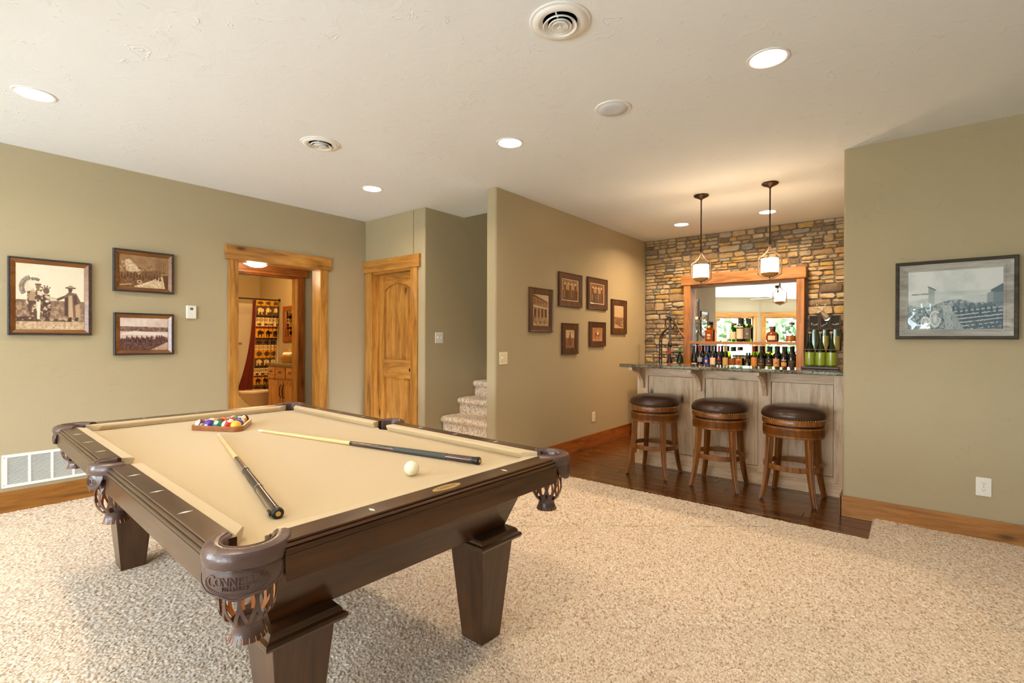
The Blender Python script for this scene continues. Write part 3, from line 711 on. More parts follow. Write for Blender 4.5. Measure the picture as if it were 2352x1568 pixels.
def stroke_quads(poly, hw):
    out = []
    for (p, q) in zip(poly[:-1], poly[1:]):
        dx, dy = q[0] - p[0], q[1] - p[1]; L_ = math.hypot(dx, dy)
        if L_ < 1e-6: continue
        ux, uy = dx / L_, dy / L_; e = hw * .35; nx_, ny_ = -uy * hw, ux * hw
        out.append([(p[0] - ux * e + nx_, p[1] - uy * e + ny_), (p[0] - ux * e - nx_, p[1] - uy * e - ny_), (q[0] + ux * e - nx_, q[1] + uy * e - ny_), (q[0] + ux * e + nx_, q[1] + uy * e + ny_)])
    return out
def text_quads(txt, size, big_first=1.0, gap=.06):
    x_, Q = 0, []
    for i, ch in enumerate(txt):
        w_, st_ = GL[ch]; s_ = size * (big_first if i == 0 or (big_first > 1 and i == len(txt) - 1) else 1.0); dy = -(s_ - size) * .5 if big_first > 1 else 0
        for poly, hw in st_:
            for q in stroke_quads(poly, hw): Q.append([(x_ + px_ * s_, dy + py_ * s_) for px_, py_ in q])
        x_ += (w_ + gap) * s_
    return [[(px_ - x_ / 2, py_) for px_, py_ in q] for q in Q], x_
def relief(mb, quads, fn, h):         # fn(u, v, lift) -> 3D ; each stroke a low raised block
    for q in quads:
        top = [fn(u, v, h) for u, v in q]; bot = [fn(u, v, -.001) for u, v in q]
        mb.add(top + bot, [(0, 1, 2, 3), (0, 4, 5, 1), (1, 5, 6, 2), (2, 6, 7, 3), (3, 7, 4, 0)])
    return mb
# plate lettering
(pq, pl) = PLATE
tq, _w = text_quads('CONNELLY', .0115, 1.25)
relief(MB(), tq, lambda u, v, l: (pq[0] + u * .9, pq[1] + v - .006, TOP + .0014 + l), .0008).build('plate_lettering', plain('plate_ink', lin(110, 80, 50), .5), pl, smooth=0)

# ---- leather pockets
def pocket(px_, py_, ang, corner):
    ca_, sa_ = math.cos(R(ang)), math.sin(R(ang))
    pk = bpy.data.objects.new('pocket', None); COL.objects.link(pk); pk.parent = table; pk.location = (px_, py_, 0); pk.rotation_euler = (0, 0, R(ang)); pk.empty_display_size = .05
    # local frame: +x points out of the table
    ri, leg_ = (.049, .026) if corner else (.050, .012)
    spread = 100 if corner else 92
    path = []
    fl = R(spread)
    e0 = Vector((math.cos(fl), math.sin(fl))); tdir = Vector((-math.sin(fl), math.cos(fl)))
    path.append(((e0 * ri + tdir * leg_)[:], e0[:])); path.append(((e0 * ri + tdir * leg_ * .5)[:], e0[:]))
    for k in range(25):
        a = fl - 2 * fl * k / 24; n_ = (math.cos(a), math.sin(a)); path.append(((n_[0] * ri, n_[1] * ri), n_))
    e1 = Vector((math.cos(-fl), math.sin(-fl))); t1v = Vector((math.sin(-fl) * 1.0, -math.cos(-fl) * 1.0))
    path.append(((e1 * ri + t1v * leg_ * .5)[:], e1[:])); path.append(((e1 * ri + t1v * leg_)[:], e1[:]))
    w_ = .049 if corner else .036
    sec = [(0, TOP - .055), (0, TOP - .004), (.003, TOP + .004), (.010, TOP + .008), (w_ * .62, TOP + .0085), (w_ * .86, TOP + .004), (w_ * .97, TOP - .006), (w_, TOP - .018), (w_ - .003, TOP - .031), (w_ - .010, TOP - .036), (w_ - .016, TOP - .05)]
    co = MB().sweep(path, sec).build('leather_collar', M['pleather'], pk, smooth=40); co['label'] = 'brown leather pocket collar'
    stp = [(p[0] + n_[0] * .012, p[1] + n_[1] * .012, TOP + .0092) for p, n_ in path]
    MB().tube(stp, .0009, 5).build('stitching', plain('stitch', lin(104, 80, 70), .6) if 'stitch' not in bpy.data.materials else bpy.data.materials['stitch'], co)
    # skirt with raised rim, oval and lettering
    ro = ri + w_ - .008; ha = 68 if corner else 52
    zt_, zb_ = TOP - .03, (.722 if corner else .728)
    def sk(u, v, l):      # u arc length, v height
        a = u / ro; r_ = ro + l + .004 * math.sin(min(max((zt_ - v) / (zt_ - zb_), 0), 1) * PI); return (r_ * math.cos(a), r_ * math.sin(a), v)
    wmax = R(ha) * ro
    def edge(u):
        s_ = abs(u) / wmax
        return zb_ + .030 * s_ ** 2.2 - .004 * math.cos(s_ * 9.0) * (1 - s_) + (.02 * max(0, (s_ - .86) / .14) ** 2)
    b_ = MB(); nu, nv = 36, 6; vs_ = []
    for sl in (.0015, -.0025):
        for i in range(nu + 1):
            u = -wmax + 2 * wmax * i / nu; ze = edge(u)
            for j in range(nv + 1): vs_.append(sk(u, zt_ + (ze - zt_) * j / nv, sl))
    n1 = (nu + 1) * (nv + 1); fs_ = []
    for i in range(nu):
        for j in range(nv):
            q = [i * (nv + 1) + j, (i + 1) * (nv + 1) + j, (i + 1) * (nv + 1) + j + 1, i * (nv + 1) + j + 1]; fs_.append(tuple(q)); fs_.append(tuple(n1 + k for k in reversed(q)))
        fs_.append((i * (nv + 1) + nv, (i + 1) * (nv + 1) + nv, n1 + (i + 1) * (nv + 1) + nv, n1 + i * (nv + 1) + nv))
    for i in (0, nu):
        for j in range(nv): fs_.append((i * (nv + 1) + j, i * (nv + 1) + j + 1, n1 + i * (nv + 1) + j + 1, n1 + i * (nv + 1) + j))
    skt = b_.add(vs_, fs_).build('leather_skirt', M['pleather'], pk, smooth=40); skt['label'] = 'embossed brown leather pocket skirt'
    sc_ = 1.0 if corner else .72
    zc = (zt_ + zb_) / 2 + .004
    rim = [sk(u, edge(u) + .005, .0026) for u in [-wmax * .97 + 1.94 * wmax * i / 40 for i in range(41)]]
    MB().tube(rim, .0013, 5).build('raised_rim', M['pleather'], skt, smooth=60)
    for (ra, rb) in ((.070, .0275), (.0635, .0235)):
        MB().tube([sk(ra * sc_ * math.cos(2 * PI * i / 40), zc + rb * sc_ * math.sin(2 * PI * i / 40), .0022) for i in range(41)], .0009, 5, cap=False).build('raised_oval', M['pleather'], skt, smooth=60)
    t1q, _ = text_quads('CONNELLY', .0172 * sc_, 1.35, .0); t2q, _ = text_quads('BILLIARDS', .0085 * sc_, 1.0, .02)
    mb = relief(MB(), t1q, lambda u, v, l: sk(u, zc - .004 * sc_ + v, .0015 + l), .0022); relief(mb, t2q, lambda u, v, l: sk(u, zc - .0155 * sc_ + v, .0015 + l), .0018)
    mb.build('embossed_lettering', M['pleather'], skt, smooth=0)
    # dark throat
    MB().lathe([(ri + .002, TOP - .05), (ri - .004, TOP - .075), (ri - .008, .72)], (0, 0, 0), 24, cap=False).build('throat', M['pocketdark'], pk, smooth=60)
    # woven leather net
    zs = [.765, .745, .722, .70, .68, .66, .645, .632]; rs = [.054, .060, .0640, .0655, .0645, .060, .052, .040]
    def rz(z): return float(np.interp(z, zs[::-1], rs[::-1]))
    N_ = 11
    for nm, mt, dr_ in (('net', M['pleather'], 0.0), ('net_lining', M['tanlining'], -.0022)):
        b_ = MB()
        for k in range(N_):
            for sg in (-1, 1):
                pts = []
                for i in range(17):
                    z = .765 - (.765 - .632) * i / 16
                    ph = i / 16 * 2 * PI * 1.0
                    a = 2 * PI * k / N_ + sg * (PI / N_) * (.5 + .5 * math.cos(ph)) * .92
                    pts.append((a, z))
                vs_ = []
                for (a, z) in pts:
                    r_ = rz(z) + dr_; hw = .0042 / max(r_, .02)
                    for q in (a - hw, a + hw): vs_.append((r_ * math.cos(q), r_ * math.sin(q), z))
                b_.add(vs_, [(2 * i, 2 * i + 1, 2 * i + 3, 2 * i + 2) for i in range(16)])
        b_.build(nm, mt, pk, smooth=60, fix=False)
    MB().lathe([(.038, .636), (.034, .628), (.033, .620), (.036, .606), (.042, .592), (.0395, .592), (.031, .610), (.030, .626)], (0, 0, 0), 24, cap=False).build('net_cuff', M['pleather'], pk, smooth=50)
    cf = MB()
    for k in range(18):
        a = 2 * PI * k / 18; cf.tube([(.0372 * math.cos(a), .0372 * math.sin(a), .6035), (.0425 * math.cos(a), .0425 * math.sin(a), .5915)], .0011, 4)
    cf.build('cuff_slits', M['tanlining'], pk, smooth=0)
for i, (x_, y_, a_) in enumerate(PK): pocket(x_, y_, a_, i < 4)

# ------------------------------------------------------------------ balls, rack and cues
BC = {1: (244, 188, 40), 2: (36, 60, 160), 3: (206, 40, 36), 4: (84, 48, 156), 5: (236, 118, 28), 6: (0, 120, 76), 7: (112, 34, 32), 8: (20, 20, 20)}
IV = lin(246, 234, 200)
def ball_mat(num):
    c = lin(*BC[num if num < 9 else num - 8]); t = NT('ball_%d' % num)
    tc = t.n('ShaderNodeTexCoord'); sp = t.n('ShaderNodeSeparateXYZ'); t.l(tc.outputs['Object'], sp.inputs[0])
    def sq(sock): x = t.n('ShaderNodeMath', _operation='ABSOLUTE'); t.l(sock, x.inputs[0]); return x.outputs[0]
    xx = t.n('ShaderNodeMath', _operation='GREATER_THAN'); xx.inputs[1].default_value = .0260; t.l(sq(sp.outputs['X']), xx.inputs[0])
    if num > 8:
        zz = t.n('ShaderNodeMath', _operation='GREATER_THAN'); zz.inputs[1].default_value = .0155; t.l(sq(sp.outputs['Z']), zz.inputs[0])
        col = t.mix(c, IV, zz.outputs[0])
    else: col = c
    t.base(t.mix(col, lin(250, 244, 226), xx.outputs[0])); t.set(Roughness=.06, Coat_Weight=.6, Coat_Roughness=.02); return t.m
BR = .02857
bmesh_ball = bmesh.new(); bmesh.ops.create_uvsphere(bmesh_ball, u_segments=28, v_segments=16, radius=BR)
NAMES = {1: 'solid yellow', 2: 'solid blue', 3: 'solid red', 4: 'solid purple', 5: 'solid orange', 6: 'solid green', 7: 'solid maroon', 8: 'solid black', 9: 'yellow striped', 10: 'blue striped', 11: 'red striped', 12: 'purple striped', 13: 'orange striped', 14: 'green striped', 15: 'maroon striped'}
ROWS = [[1], [11, 2], [6, 10, 12], [4, 7, 3, 13], [15, 9, 5, 14, 8]]
WHERE = ['at the front point of the wooden rack', 'in the second row of the rack', 'in the middle row of the rack', 'in the fourth row of the rack', 'in the back row of the rack']
rb = random.Random(11)
for r_, row_ in enumerate(ROWS):
    for k_, num in enumerate(row_):
        me = bpy.data.meshes.new('billiard_ball'); bmesh_ball.to_mesh(me); me.polygons.foreach_set('use_smooth', [True] * len(me.polygons)); me.materials.append(ball_mat(num))
        o = bpy.data.objects.new('billiard_ball', me); COL.objects.link(o)
        x_, y_ = .002 + (k_ - r_ / 2) * .0575, .560 + r_ * .0498
        o.location = TW(x_, y_, BED + BR + .0005); o.rotation_euler = (rb.uniform(-1.2, 1.2), rb.uniform(-.9, .9), R(-128) + rb.uniform(-.5, .5))
        if num == 1: o.rotation_euler = (0, R(38), R(-125))
        if num == 15: o.rotation_euler = (R(65), R(5), R(-95))
        if num == 11: o.rotation_euler = (R(35), R(-60), R(-60))
        tag(o, '%s numbered ball %s' % (NAMES[num], WHERE[r_]), 'ball', 'racked billiard balls')
        tq, _w = text_quads(str(num), .0085, 1.0, .1)
        mb = MB()
        for sgn in (1, -1):
            for q in tq:
                vs_ = []
                for u, v in q:
                    y2, z2 = u * sgn, v - .0042; x2 = math.sqrt(max(BR * BR - y2 * y2 - z2 * z2, 0)) + .00012; vs_.append((x2 * sgn, y2, z2))
                mb.add(vs_, [(0, 1, 2, 3)])
        nb = mb.build('number', M['black'], o, smooth=0, fix=False)
me = bpy.data.meshes.new('cue_ball'); bmesh_ball.to_mesh(me); bmesh_ball.free(); me.polygons.foreach_set('use_smooth', [True] * len(me.polygons)); me.materials.append(plain('cue_ball', lin(246, 238, 206), .08, Coat_Weight=.5))
o = bpy.data.objects.new('cue_ball', me); COL.objects.link(o); o.location = TW(.09, -.906, BED + BR + .0003)
tag(o, 'plain ivory cue ball alone near the end rail', 'ball')

def tri(r_, apex_y=.560, rnd_=8):
    # rounded triangle outline around the rack of balls, offset r_ from the ball centres
    cs = [(.002, apex_y), (.002 + 2 * .0575, apex_y + 4 * .0498), (.002 - 2 * .0575, apex_y + 4 * .0498)]; out = []
    for (c_, a0, a1) in zip(cs, (210, -30, 90), (330, 90, 210)):
        for k in range(rnd_ + 1): a = R(a0 + (a1 - a0) * k / rnd_); out.append((c_[0] + r_ * math.cos(a), c_[1] + r_ * math.sin(a)))
    return out
rack = thing('ball_rack', 'triangular wooden ball rack holding fifteen balls on the felt', 'ball rack', (TC.x, TC.y, 0), TR)
inn_, out_ = tri(BR + .001), tri(BR + .014); n = len(inn_)
vs_ = [(*p, BED) for p in inn_] + [(*p, BED) for p in out_] + [(*p, BED + .029) for p in inn_] + [(*p, BED + .029) for p in out_]
fs_ = []
for k in range(n):
    j = (k + 1) % n; fs_ += [(k, j, n + j, n + k), (2 * n + k, 3 * n + k, 3 * n + j, 2 * n + j), (n + k, n + j, 3 * n + j, 3 * n + k), (k, 2 * n + k, 2 * n + j, j)]
rk = MB().add(vs_, fs_).build('frame', M['rackwood'], rack, smooth=50, bevel=.0015)

def cue(name, label, tip, butt, dark):
    a, c_ = Vector((*TW(*tip)[:2], BED + .0066)), Vector((*TW(*butt)[:2], BED + .0153)); d = (c_ - a); L = d.length; d.normalize()
    t = bpy.data.objects.new(name, None); COL.objects.link(t); t.location = a; t.rotation_mode = 'QUATERNION'; t.rotation_quaternion = Vector((0, 0, 1)).rotation_difference(d); tag(t, label, 'cue', 'pool cues lying on the felt')
    def rad(z): return .0064 + (.0146 - .0064) * (max(z, 0) / L) ** .95
    def seg(nm, z0, z1, mat, e=0.0): return MB().lathe([(rad(z0) + e, z0), (rad((z0 + z1) / 2) + e, (z0 + z1) / 2), (rad(z1) + e, z1)], (0, 0, 0), 18).build(nm, mat, t, smooth=40)
    seg('tip', -.008, 0, plain('chalked_tip', lin(236, 240, 246), .7)); seg('ferrule', 0, .022, M['mop'])
    j = dark['joint'] * L
    seg('shaft', .022, j, M['maple']); seg('joint', j, j + .02, dark['ring'])
    seg('forearm', j + .02, dark['wrap0'] * L, dark['fore']); seg('wrap', dark['wrap0'] * L, dark['wrap1'] * L, dark['wrap'], .0004)
    seg('butt_sleeve', dark['wrap1'] * L, L - .035, dark['fore']); seg('butt_ring', L - .035, L - .02, dark['ring'], .0005)
    bp = MB().lathe([(.0152, L - .02), (.0165, L - .014), (.0165, L - .004), (.0125, L), (.0, L)], (0, 0, 0), 20).build('bumper', M['black'], t, smooth=40)
    MB().lathe([(.0072, L - .001), (.0072, L + .0006), (.0, L + .0006)], (0, 0, 0), 18).build('brass_disc', M['brass'], bp)
    return t, L
M['maple'] = wood('maple_shaft', lin(244, 214, 160), lin(236, 200, 142), lin(222, 180, 118), 'z', .3, knots=False, coat=.4, blotch=.1)
M['rosewood'] = wood('rosewood', lin(96, 62, 44), lin(74, 44, 30), lin(44, 24, 16), 'z', .18, knots=False, coat=.8)
M['wrapgrey'] = plain('irish_linen_wrap', lin(64, 66, 62), .55)
M['ebony'] = plain('ebony', lin(52, 36, 28), .12, Coat_Weight=.8)
M['wrapblack'] = plain('leather_wrap', lin(46, 42, 38), .35)
cueA, LA = cue('pool_cue', 'pool cue with glossy dark butt lying nearer the left rail', (-.117, .461), (-.442, -.985), dict(joint=.44, wrap0=.62, wrap1=.80, ring=M['blackgloss'], fore=M['ebony'], wrap=M['wrapblack']))
for z_ in (.60, .79): MB().lathe([(.0128 + .002 * z_, z_ * LA), (.0128 + .002 * z_, z_ * LA + .012)], (0, 0, 0), 18).build('silver_ring', M['steel'], cueA)
bx('clip', M['blackgloss'], cueA, -.021, -.014, -.005, .005, LA - .055, LA - .02, .001)
cue('pool_cue', 'pool cue with brown butt and grey wrap pointing at the far right pocket', (.08, .428), (.376, -.985), dict(joint=.485, wrap0=.68, wrap1=.885, ring=M['blackgloss'], fore=M['rosewood'], wrap=M['wrapgrey']))
# ------------------------------------------------------------------ ledge stone wall
ws = struct(MB().box(XS - .028, XS + .12, YA - .12, YP + .1, 0, CZ).build('wall_stone', M['mortar']), 'dry stacked tan ledge stone wall behind the bar', 'stone wall')
rs = random.Random(21)
def stone_obj(y0, y1, z0, z1):
    w_, h_ = y1 - y0, z1 - z0
    g_ = .0016; y0 += g_; y1 -= g_; z0 += g_; z1 -= g_
    n = max(3, int(w_ / .06) + 2); pts = []
    jz = min(.008, h_ * .10); jy = min(.010, w_ * .08)
    for k in range(n): t_ = k / n; pts.append([y0 + (y1 - y0) * t_, z0 + rs.uniform(0, jz)])
    for k in range(2): t_ = k / 2; pts.append([y1 - rs.uniform(0, jy), z0 + (z1 - z0) * t_])
    for k in range(n): t_ = k / n; pts.append([y1 - (y1 - y0) * t_, z1 - rs.uniform(0, jz)])
    for k in range(2): t_ = k / 2; pts.append([y0 + rs.uniform(0, jy), z1 - (z1 - z0) * t_])
    for c_, q in ((0, (1, 1)), (n, (-1, 1)), (n + 2, (-1, -1)), (2 * n + 2, (1, -1))):
        pts[c_][0] += q[0] * rs.uniform(.001, min(.016, w_ * .1)); pts[c_][1] += q[1] * rs.uniform(.001, min(.012, h_ * .16))
    cy_, cz_ = sum(p[0] for p in pts) / len(pts), sum(p[1] for p in pts) / len(pts)
    face = XS - rs.uniform(.036, .062); m = len(pts); vs_ = []
    for (sc_, x_) in ((1.0, XS + .02), (1.0, face + .008), (None, face)):
        for p in pts:
            if sc_: vs_.append((x_, p[0], p[1]))
            else:
                d = Vector((cy_ - p[0], cz_ - p[1])); i_ = min(.0055, d.length * .3); d = d.normalized() * i_; vs_.append((x_ + rs.uniform(-.005, .005), p[0] + d.x, p[1] + d.y))
    vs_.append((face - rs.uniform(-.002, .006), cy_, cz_))
    fs_ = [(i * m + k, i * m + (k + 1) % m, (i + 1) * m + (k + 1) % m, (i + 1) * m + k) for i in range(2) for k in range(m)] + [(2 * m + k, 2 * m + (k + 1) % m, 3 * m) for k in range(m)]
    MB().add(vs_, fs_).build('stone', M['stone'], ws, smooth=50)
def mosaic(y0, y1, z0, z1):
    w_, h_ = y1 - y0, z1 - z0
    ok_h = h_ < rs.choice([.07, .09, .11, .13, .16]); ok_w = w_ < max(.15, h_ * rs.choice([2.2, 2.8, 3.4, 4.2]))
    if ok_h and ok_w and w_ < .42: return stone_obj(y0, y1, z0, z1)
    if (not ok_h and h_ > .06) and (w_ < h_ * 2.6 or ok_w or rs.random() < .62): c_ = z0 + h_ * rs.uniform(.36, .64); mosaic(y0, y1, z0, c_); mosaic(y0, y1, c_, z1)
    elif w_ > .19: c_ = y0 + w_ * rs.uniform(.36, .64); mosaic(y0, c_, z0, z1); mosaic(c_, y1, z0, z1)
    else: stone_obj(y0, y1, z0, z1)
mosaic(2.41, YP - .002, .93, 2.12); mosaic(YA + .002, .965, .93, 2.12); mosaic(YA + .002, YP - .002, 2.12, CZ - .002)

# ------------------------------------------------------------------ back bar: mirror in a wood frame with one shelf
XF = 6.64
mf = thing('bar_mirror', 'large wood framed mirror with a bottle shelf on the stone wall', 'mirror', (0, 0, 0))
bx('header_board', M['shelfwood'], mf, XF - .012, XS, .962, 2.433, 2.035, 2.172, .004)
for (a, c) in ((2.311, 2.399), (.98, 1.062)): bx('side_casing', M['shelfwood_z'], mf, XF, XS, a, c, .92, 2.035, .003)
bx('inner_head', M['shelfwood'], mf, XF + .02, XM, 1.062, 2.311, 2.01, 2.035, .002)
bx('shelf', M['shelfwood'], mf, XF + .002, XM - .002, 1.062, 2.311, 1.246, 1.281, .003)
bx('mirror_glass', M['mirror'], mf, XM, XM + .004, 1.05, 2.32, .925, 2.02)
# back counter below
bc = thing('back_counter', 'low back bar counter hidden behind the bar, holding the bottles', 'counter', (0, 0, 0))
bx('granite_top', M['granite'], bc, 6.16, XM - .002, YA + .002, 2.74, .89, .92, .003)
bx('cabinet_body', M['bar_z'], bc, 6.22, XF + .08, YA + .002, 2.72, .08, .89, .003)
for k in range(4):
    y0 = YA + .02 + k * .575; d = bx('cabinet_door', M['bar_z'], bc, 6.20, 6.22, y0, y0 + .55, .12, .86, .003); bx('pull', M['iron'], d, 6.18, 6.20, y0 + .50, y0 + .515, .62, .74, .003)

# ------------------------------------------------------------------ bar
bar = thing('bar', 'pale knotty wood bar front with three recessed panels', 'bar', (0, 0, 0))
XB, BY1 = 4.88, 2.25
bx('carcass', M['bar_z'], bar, XB + .012, XB + .16, YA + .002, BY1, .0, 1.026)
PAN = [(1.665, 2.132), (1.080, 1.552), (.502, .975)]
ys_ = [BY1, 2.132, 1.665, 1.552, 1.080, .975, .502, YA + .002]
for i in range(0, 8, 2): bx('stile', M['bar_z'], bar, XB, XB + .014, ys_[i + 1], ys_[i], .104, 1.026, .0015)
for (a, c) in PAN:
    bx('top_rail', M['bar_y'], bar, XB, XB + .014, a, c, .930, 1.026, .0015); bx('bottom_rail', M['bar_y'], bar, XB, XB + .014, a, c, .104, .157, .0015)
    bx('panel', M['bar_z'], bar, XB + .009, XB + .016, a + .003, c - .003, .160, .927, .001)
    gr = MB()
    for q in ((a, a + .003, .157, .93), (c - .003, c, .157, .93), (a, c, .927, .93), (a, c, .157, .16)): gr.box(XB + .004, XB + .012, *q)
    gr.build('panel_groove_shade', plain('groove_shadow_gap', lin(70, 50, 34), .7) if 'groove_shadow_gap' not in bpy.data.materials else bpy.data.materials['groove_shadow_gap'], bar)  # strips coloured dark to paint in the shade of the panel grooves
bx('plinth', M['bar_y'], bar, XB - .016, XB + .16, YA + .002, BY1 + .016, 0, .092, .002)
bx('plinth_cap', M['bar_y'], bar, XB - .02, XB + .002, YA + .002, BY1 + .02, .090, .106, .004)
def corbel(yc):
    prof = [(XB, 1.028), (4.575, 1.028), (4.575, .996)] + [(4.575 + (XB - 4.575 - .03) * math.sin(t_ * PI / 2) ** 1.1, .996 - .185 * (1 - math.cos(t_ * PI / 2))) for t_ in [k / 12 for k in range(1, 13)]] + [(XB - .028, .802), (XB, .802)]
    return MB().prism(prof, yc - .019, yc + .019, 'xz').build('corbel', M['bar_z'], bar, smooth=30, bevel=.003)
for yc in (2.185, 1.598, 1.022): corbel(yc)
ct = thing('bar_counter', 'long speckled dark granite bar counter top', 'counter', (0, 0, 0))
bx('granite_slab', M['granite'], ct, 4.505, 5.0, YA + .002, 2.272, 1.029, 1.060, .006, seg=3)

# ------------------------------------------------------------------ bar stools
def make_stool():
    t = thing('bar_stool', '', 'stool', (0, 0, 0), 0, 'leather bar stools')
    sr = .232
    MB().lathe([(sr - .004, .668), (sr + .004, .682), (sr + .006, .70), (sr - .002, .725), (sr - .025, .748), (sr - .07, .764), (.09, .770), (0, .771)], (0, 0, 0), 48).build('seat_cushion', M['sleather'], t, smooth=60)
    MB().lathe([(sr - .010, .622), (sr - .003, .624), (sr - .001, .632), (sr - .001, .664), (sr - .006, .67), (.1, .67)], (0, 0, 0), 48).build('seat_band', M['stool'], t, smooth=40)
    nb = MB()
    for k in range(76):
        a = 2 * PI * k / 76; x_, y_ = (sr + .001) * math.cos(a), (sr + .001) * math.sin(a)
        nb.lathe([(.0046, -.0005), (.0036, .0025), (0, .0036)], (0, 0, 0), 6); n = 13
        Rm = Matrix.Rotation(a, 3, 'Z') @ Matrix.Rotation(PI / 2, 3, 'Y')
        cnt = 18
        for i in range(len(nb.v) - cnt, len(nb.v)): q = Rm @ Vector(nb.v[i]); nb.v[i] = (q.x + x_, q.y + y_, q.z + .670)
    nh = nb.build('nailhead_trim', M['brass'], t, smooth=60); nh['label'] = 'row of brass nailheads'; nh['kind'] = 'stuff'
    MB().lathe([(sr - .03, .600), (sr - .03, .625)], (0, 0, 0), 40).build('swivel_plate', M['black'], t)
    pr = [(sr - .030, .520), (sr - .008, .522), (sr - .006, .532), (sr - .008, .538)]
    z = .542
    for k in range(5): pr += [(sr - .012, z), (sr - .0045, z + .003), (sr - .0045, z + .006), (sr - .012, z + .009)]; z += .0095
    pr += [(sr - .006, z + .003), (sr - .006, .606), (sr - .012, .609), (.12, .609)]
    MB().lathe(pr, (0, 0, 0), 48).build('reeded_apron', M['stool'], t, smooth=25)
    for k in range(4):
        a = PI / 4 + k * PI / 2; d = Vector((math.cos(a), math.sin(a), 0)); s_ = Vector((-math.sin(a), math.cos(a), 0))
        zs_ = [.006, .05, .12, .22, .34, .45, .535]; ro = [.268, .256, .240, .222, .208, .200, .197]; hw = [.0165, .017, .0185, .0205, .0225, .024, .0245]
        path = [d * r_ + Vector((0, 0, z_)) for r_, z_ in zip(ro, zs_)]
        lg = MB().tube(path, 0, flat=[(h_ * .92, h_ * .92) for h_ in hw], up=d).build('leg', M['stool'], t, smooth=30, bevel=.003)
        fl = MB()
        for q in (-.4, .4):
            fl.tube([p + d * (h_ * .93) + s_ * h_ * q for p, h_ in zip(path[:-1], hw)], .0028, 5)
        fl.build('flute_bead', M['stool'], lg)
        MB().lathe([(.013, .0), (.013, .008)], tuple(d * .268), 12).build('glide', M['black'], lg)
    b_ = MB().sweep([((math.cos(2 * PI * k / 48) * .198, math.sin(2 * PI * k / 48) * .198), (math.cos(2 * PI * k / 48), math.sin(2 * PI * k / 48))) for k in range(48)], [(0, .258), (0, .298), (.022, .298), (.022, .258)], closed=True)
    fr = b_.build('foot_ring', M['stool'], t, smooth=30, bevel=.003)
    for k in range(4):
        a = PI / 4 + k * PI / 2; MB().lathe([(.006, -.002), (.004, .003), (0, .003)], (0, 0, 0), 8, 'x').build('bolt', M['black'], fr).matrix_local = Matrix.Translation((math.cos(a) * .197, math.sin(a) * .197, .278)) @ Matrix.Rotation(a + PI, 4, 'Z')
    return t
s1 = make_stool(); s1.location = (4.612, 1.947, 0); s1['label'] = 'round leather bar stool farthest left, nearest the picture wall'
dup(s1, (4.612, 1.338, 0), R(2), 'middle of the three round leather bar stools at the bar')
dup(s1, (4.605, .752, 0), R(-3), 'round leather bar stool farthest right, nearest the wall corner')

# ------------------------------------------------------------------ pendants over the bar
def pendant(y, label):
    x = 4.905; t = thing('pendant_lamp', label, 'pendant lamp', (x, y, CZ), 0, 'pendants over the bar')
    zf = lambda z: z - CZ
    MB().lathe([(.066, zf(CZ)), (.070, zf(CZ - .008)), (.064, zf(CZ - .016)), (.034, zf(CZ - .030)), (.014, zf(CZ - .040)), (.008, zf(CZ - .05))], (0, 0, 0), 28).build('canopy', M['iron'], t, smooth=50)
    MB().lathe([(.0062, zf(2.17)), (.0062, zf(CZ - .04))], (0, 0, 0), 12).build('rod', M['iron'], t)
    MB().lathe([(.004, zf(2.135)), (.012, zf(2.15)), (.012, zf(2.17)), (.008, zf(2.19))], (0, 0, 0), 14).build('knuckle', M['iron'], t, smooth=50)
    sec = [(.004, 2.165), (.008, 2.135), (.030, 2.095), (.066, 2.066), (.093, 2.052), (.094, 1.975), (.093, 1.893), (.066, 1.880), (.035, 1.864), (0.0, 1.850)]
    for sg in (1, -1):
        MB().tube([(0, sg * a, zf(z)) for a, z in sec], 0, flat=(.0045, .011), up=(0, 1, .3)).build('cage_strap', M['bronze'], t, smooth=40)
    sh = MB().lathe([(.071, zf(1.905)), (.0725, zf(1.97)), (.071, zf(2.034)), (.069, zf(2.034)), (.0705, zf(1.97)), (.069, zf(1.905))], (0, 0, 0), 32, cap=False).build('glass_shade', M['shade'], t, smooth=60); sh['label'] = 'glowing white glass cylinder shade'
    MB().lathe([(.073, zf(1.906)), (.062, zf(1.888)), (.035, zf(1.872)), (.0, zf(1.866))], (0, 0, 0), 28).build('bottom_dish', plain('amber_dish', lin(206, 150, 84), .4) if 'amber_dish' not in bpy.data.materials else bpy.data.materials['amber_dish'], t, smooth=60)
    MB().lathe([(.006, zf(1.846)), (.006, zf(1.868))], (0, 0, 0), 10).build('finial', M['iron'], t)
    ld = bpy.data.lights.new('bulb', 'POINT'); ld.energy = 9; ld.color = WARM2B; ld.shadow_soft_size = .03
    lo = bpy.data.objects.new('bulb', ld); COL.objects.link(lo); lo.parent = t; lo.location = (0, 0, zf(2.02))
pendant(1.603, 'bronze pendant lamp over the bar nearer the picture wall')
pendant(.995, 'bronze pendant lamp over the bar nearer the right wall')

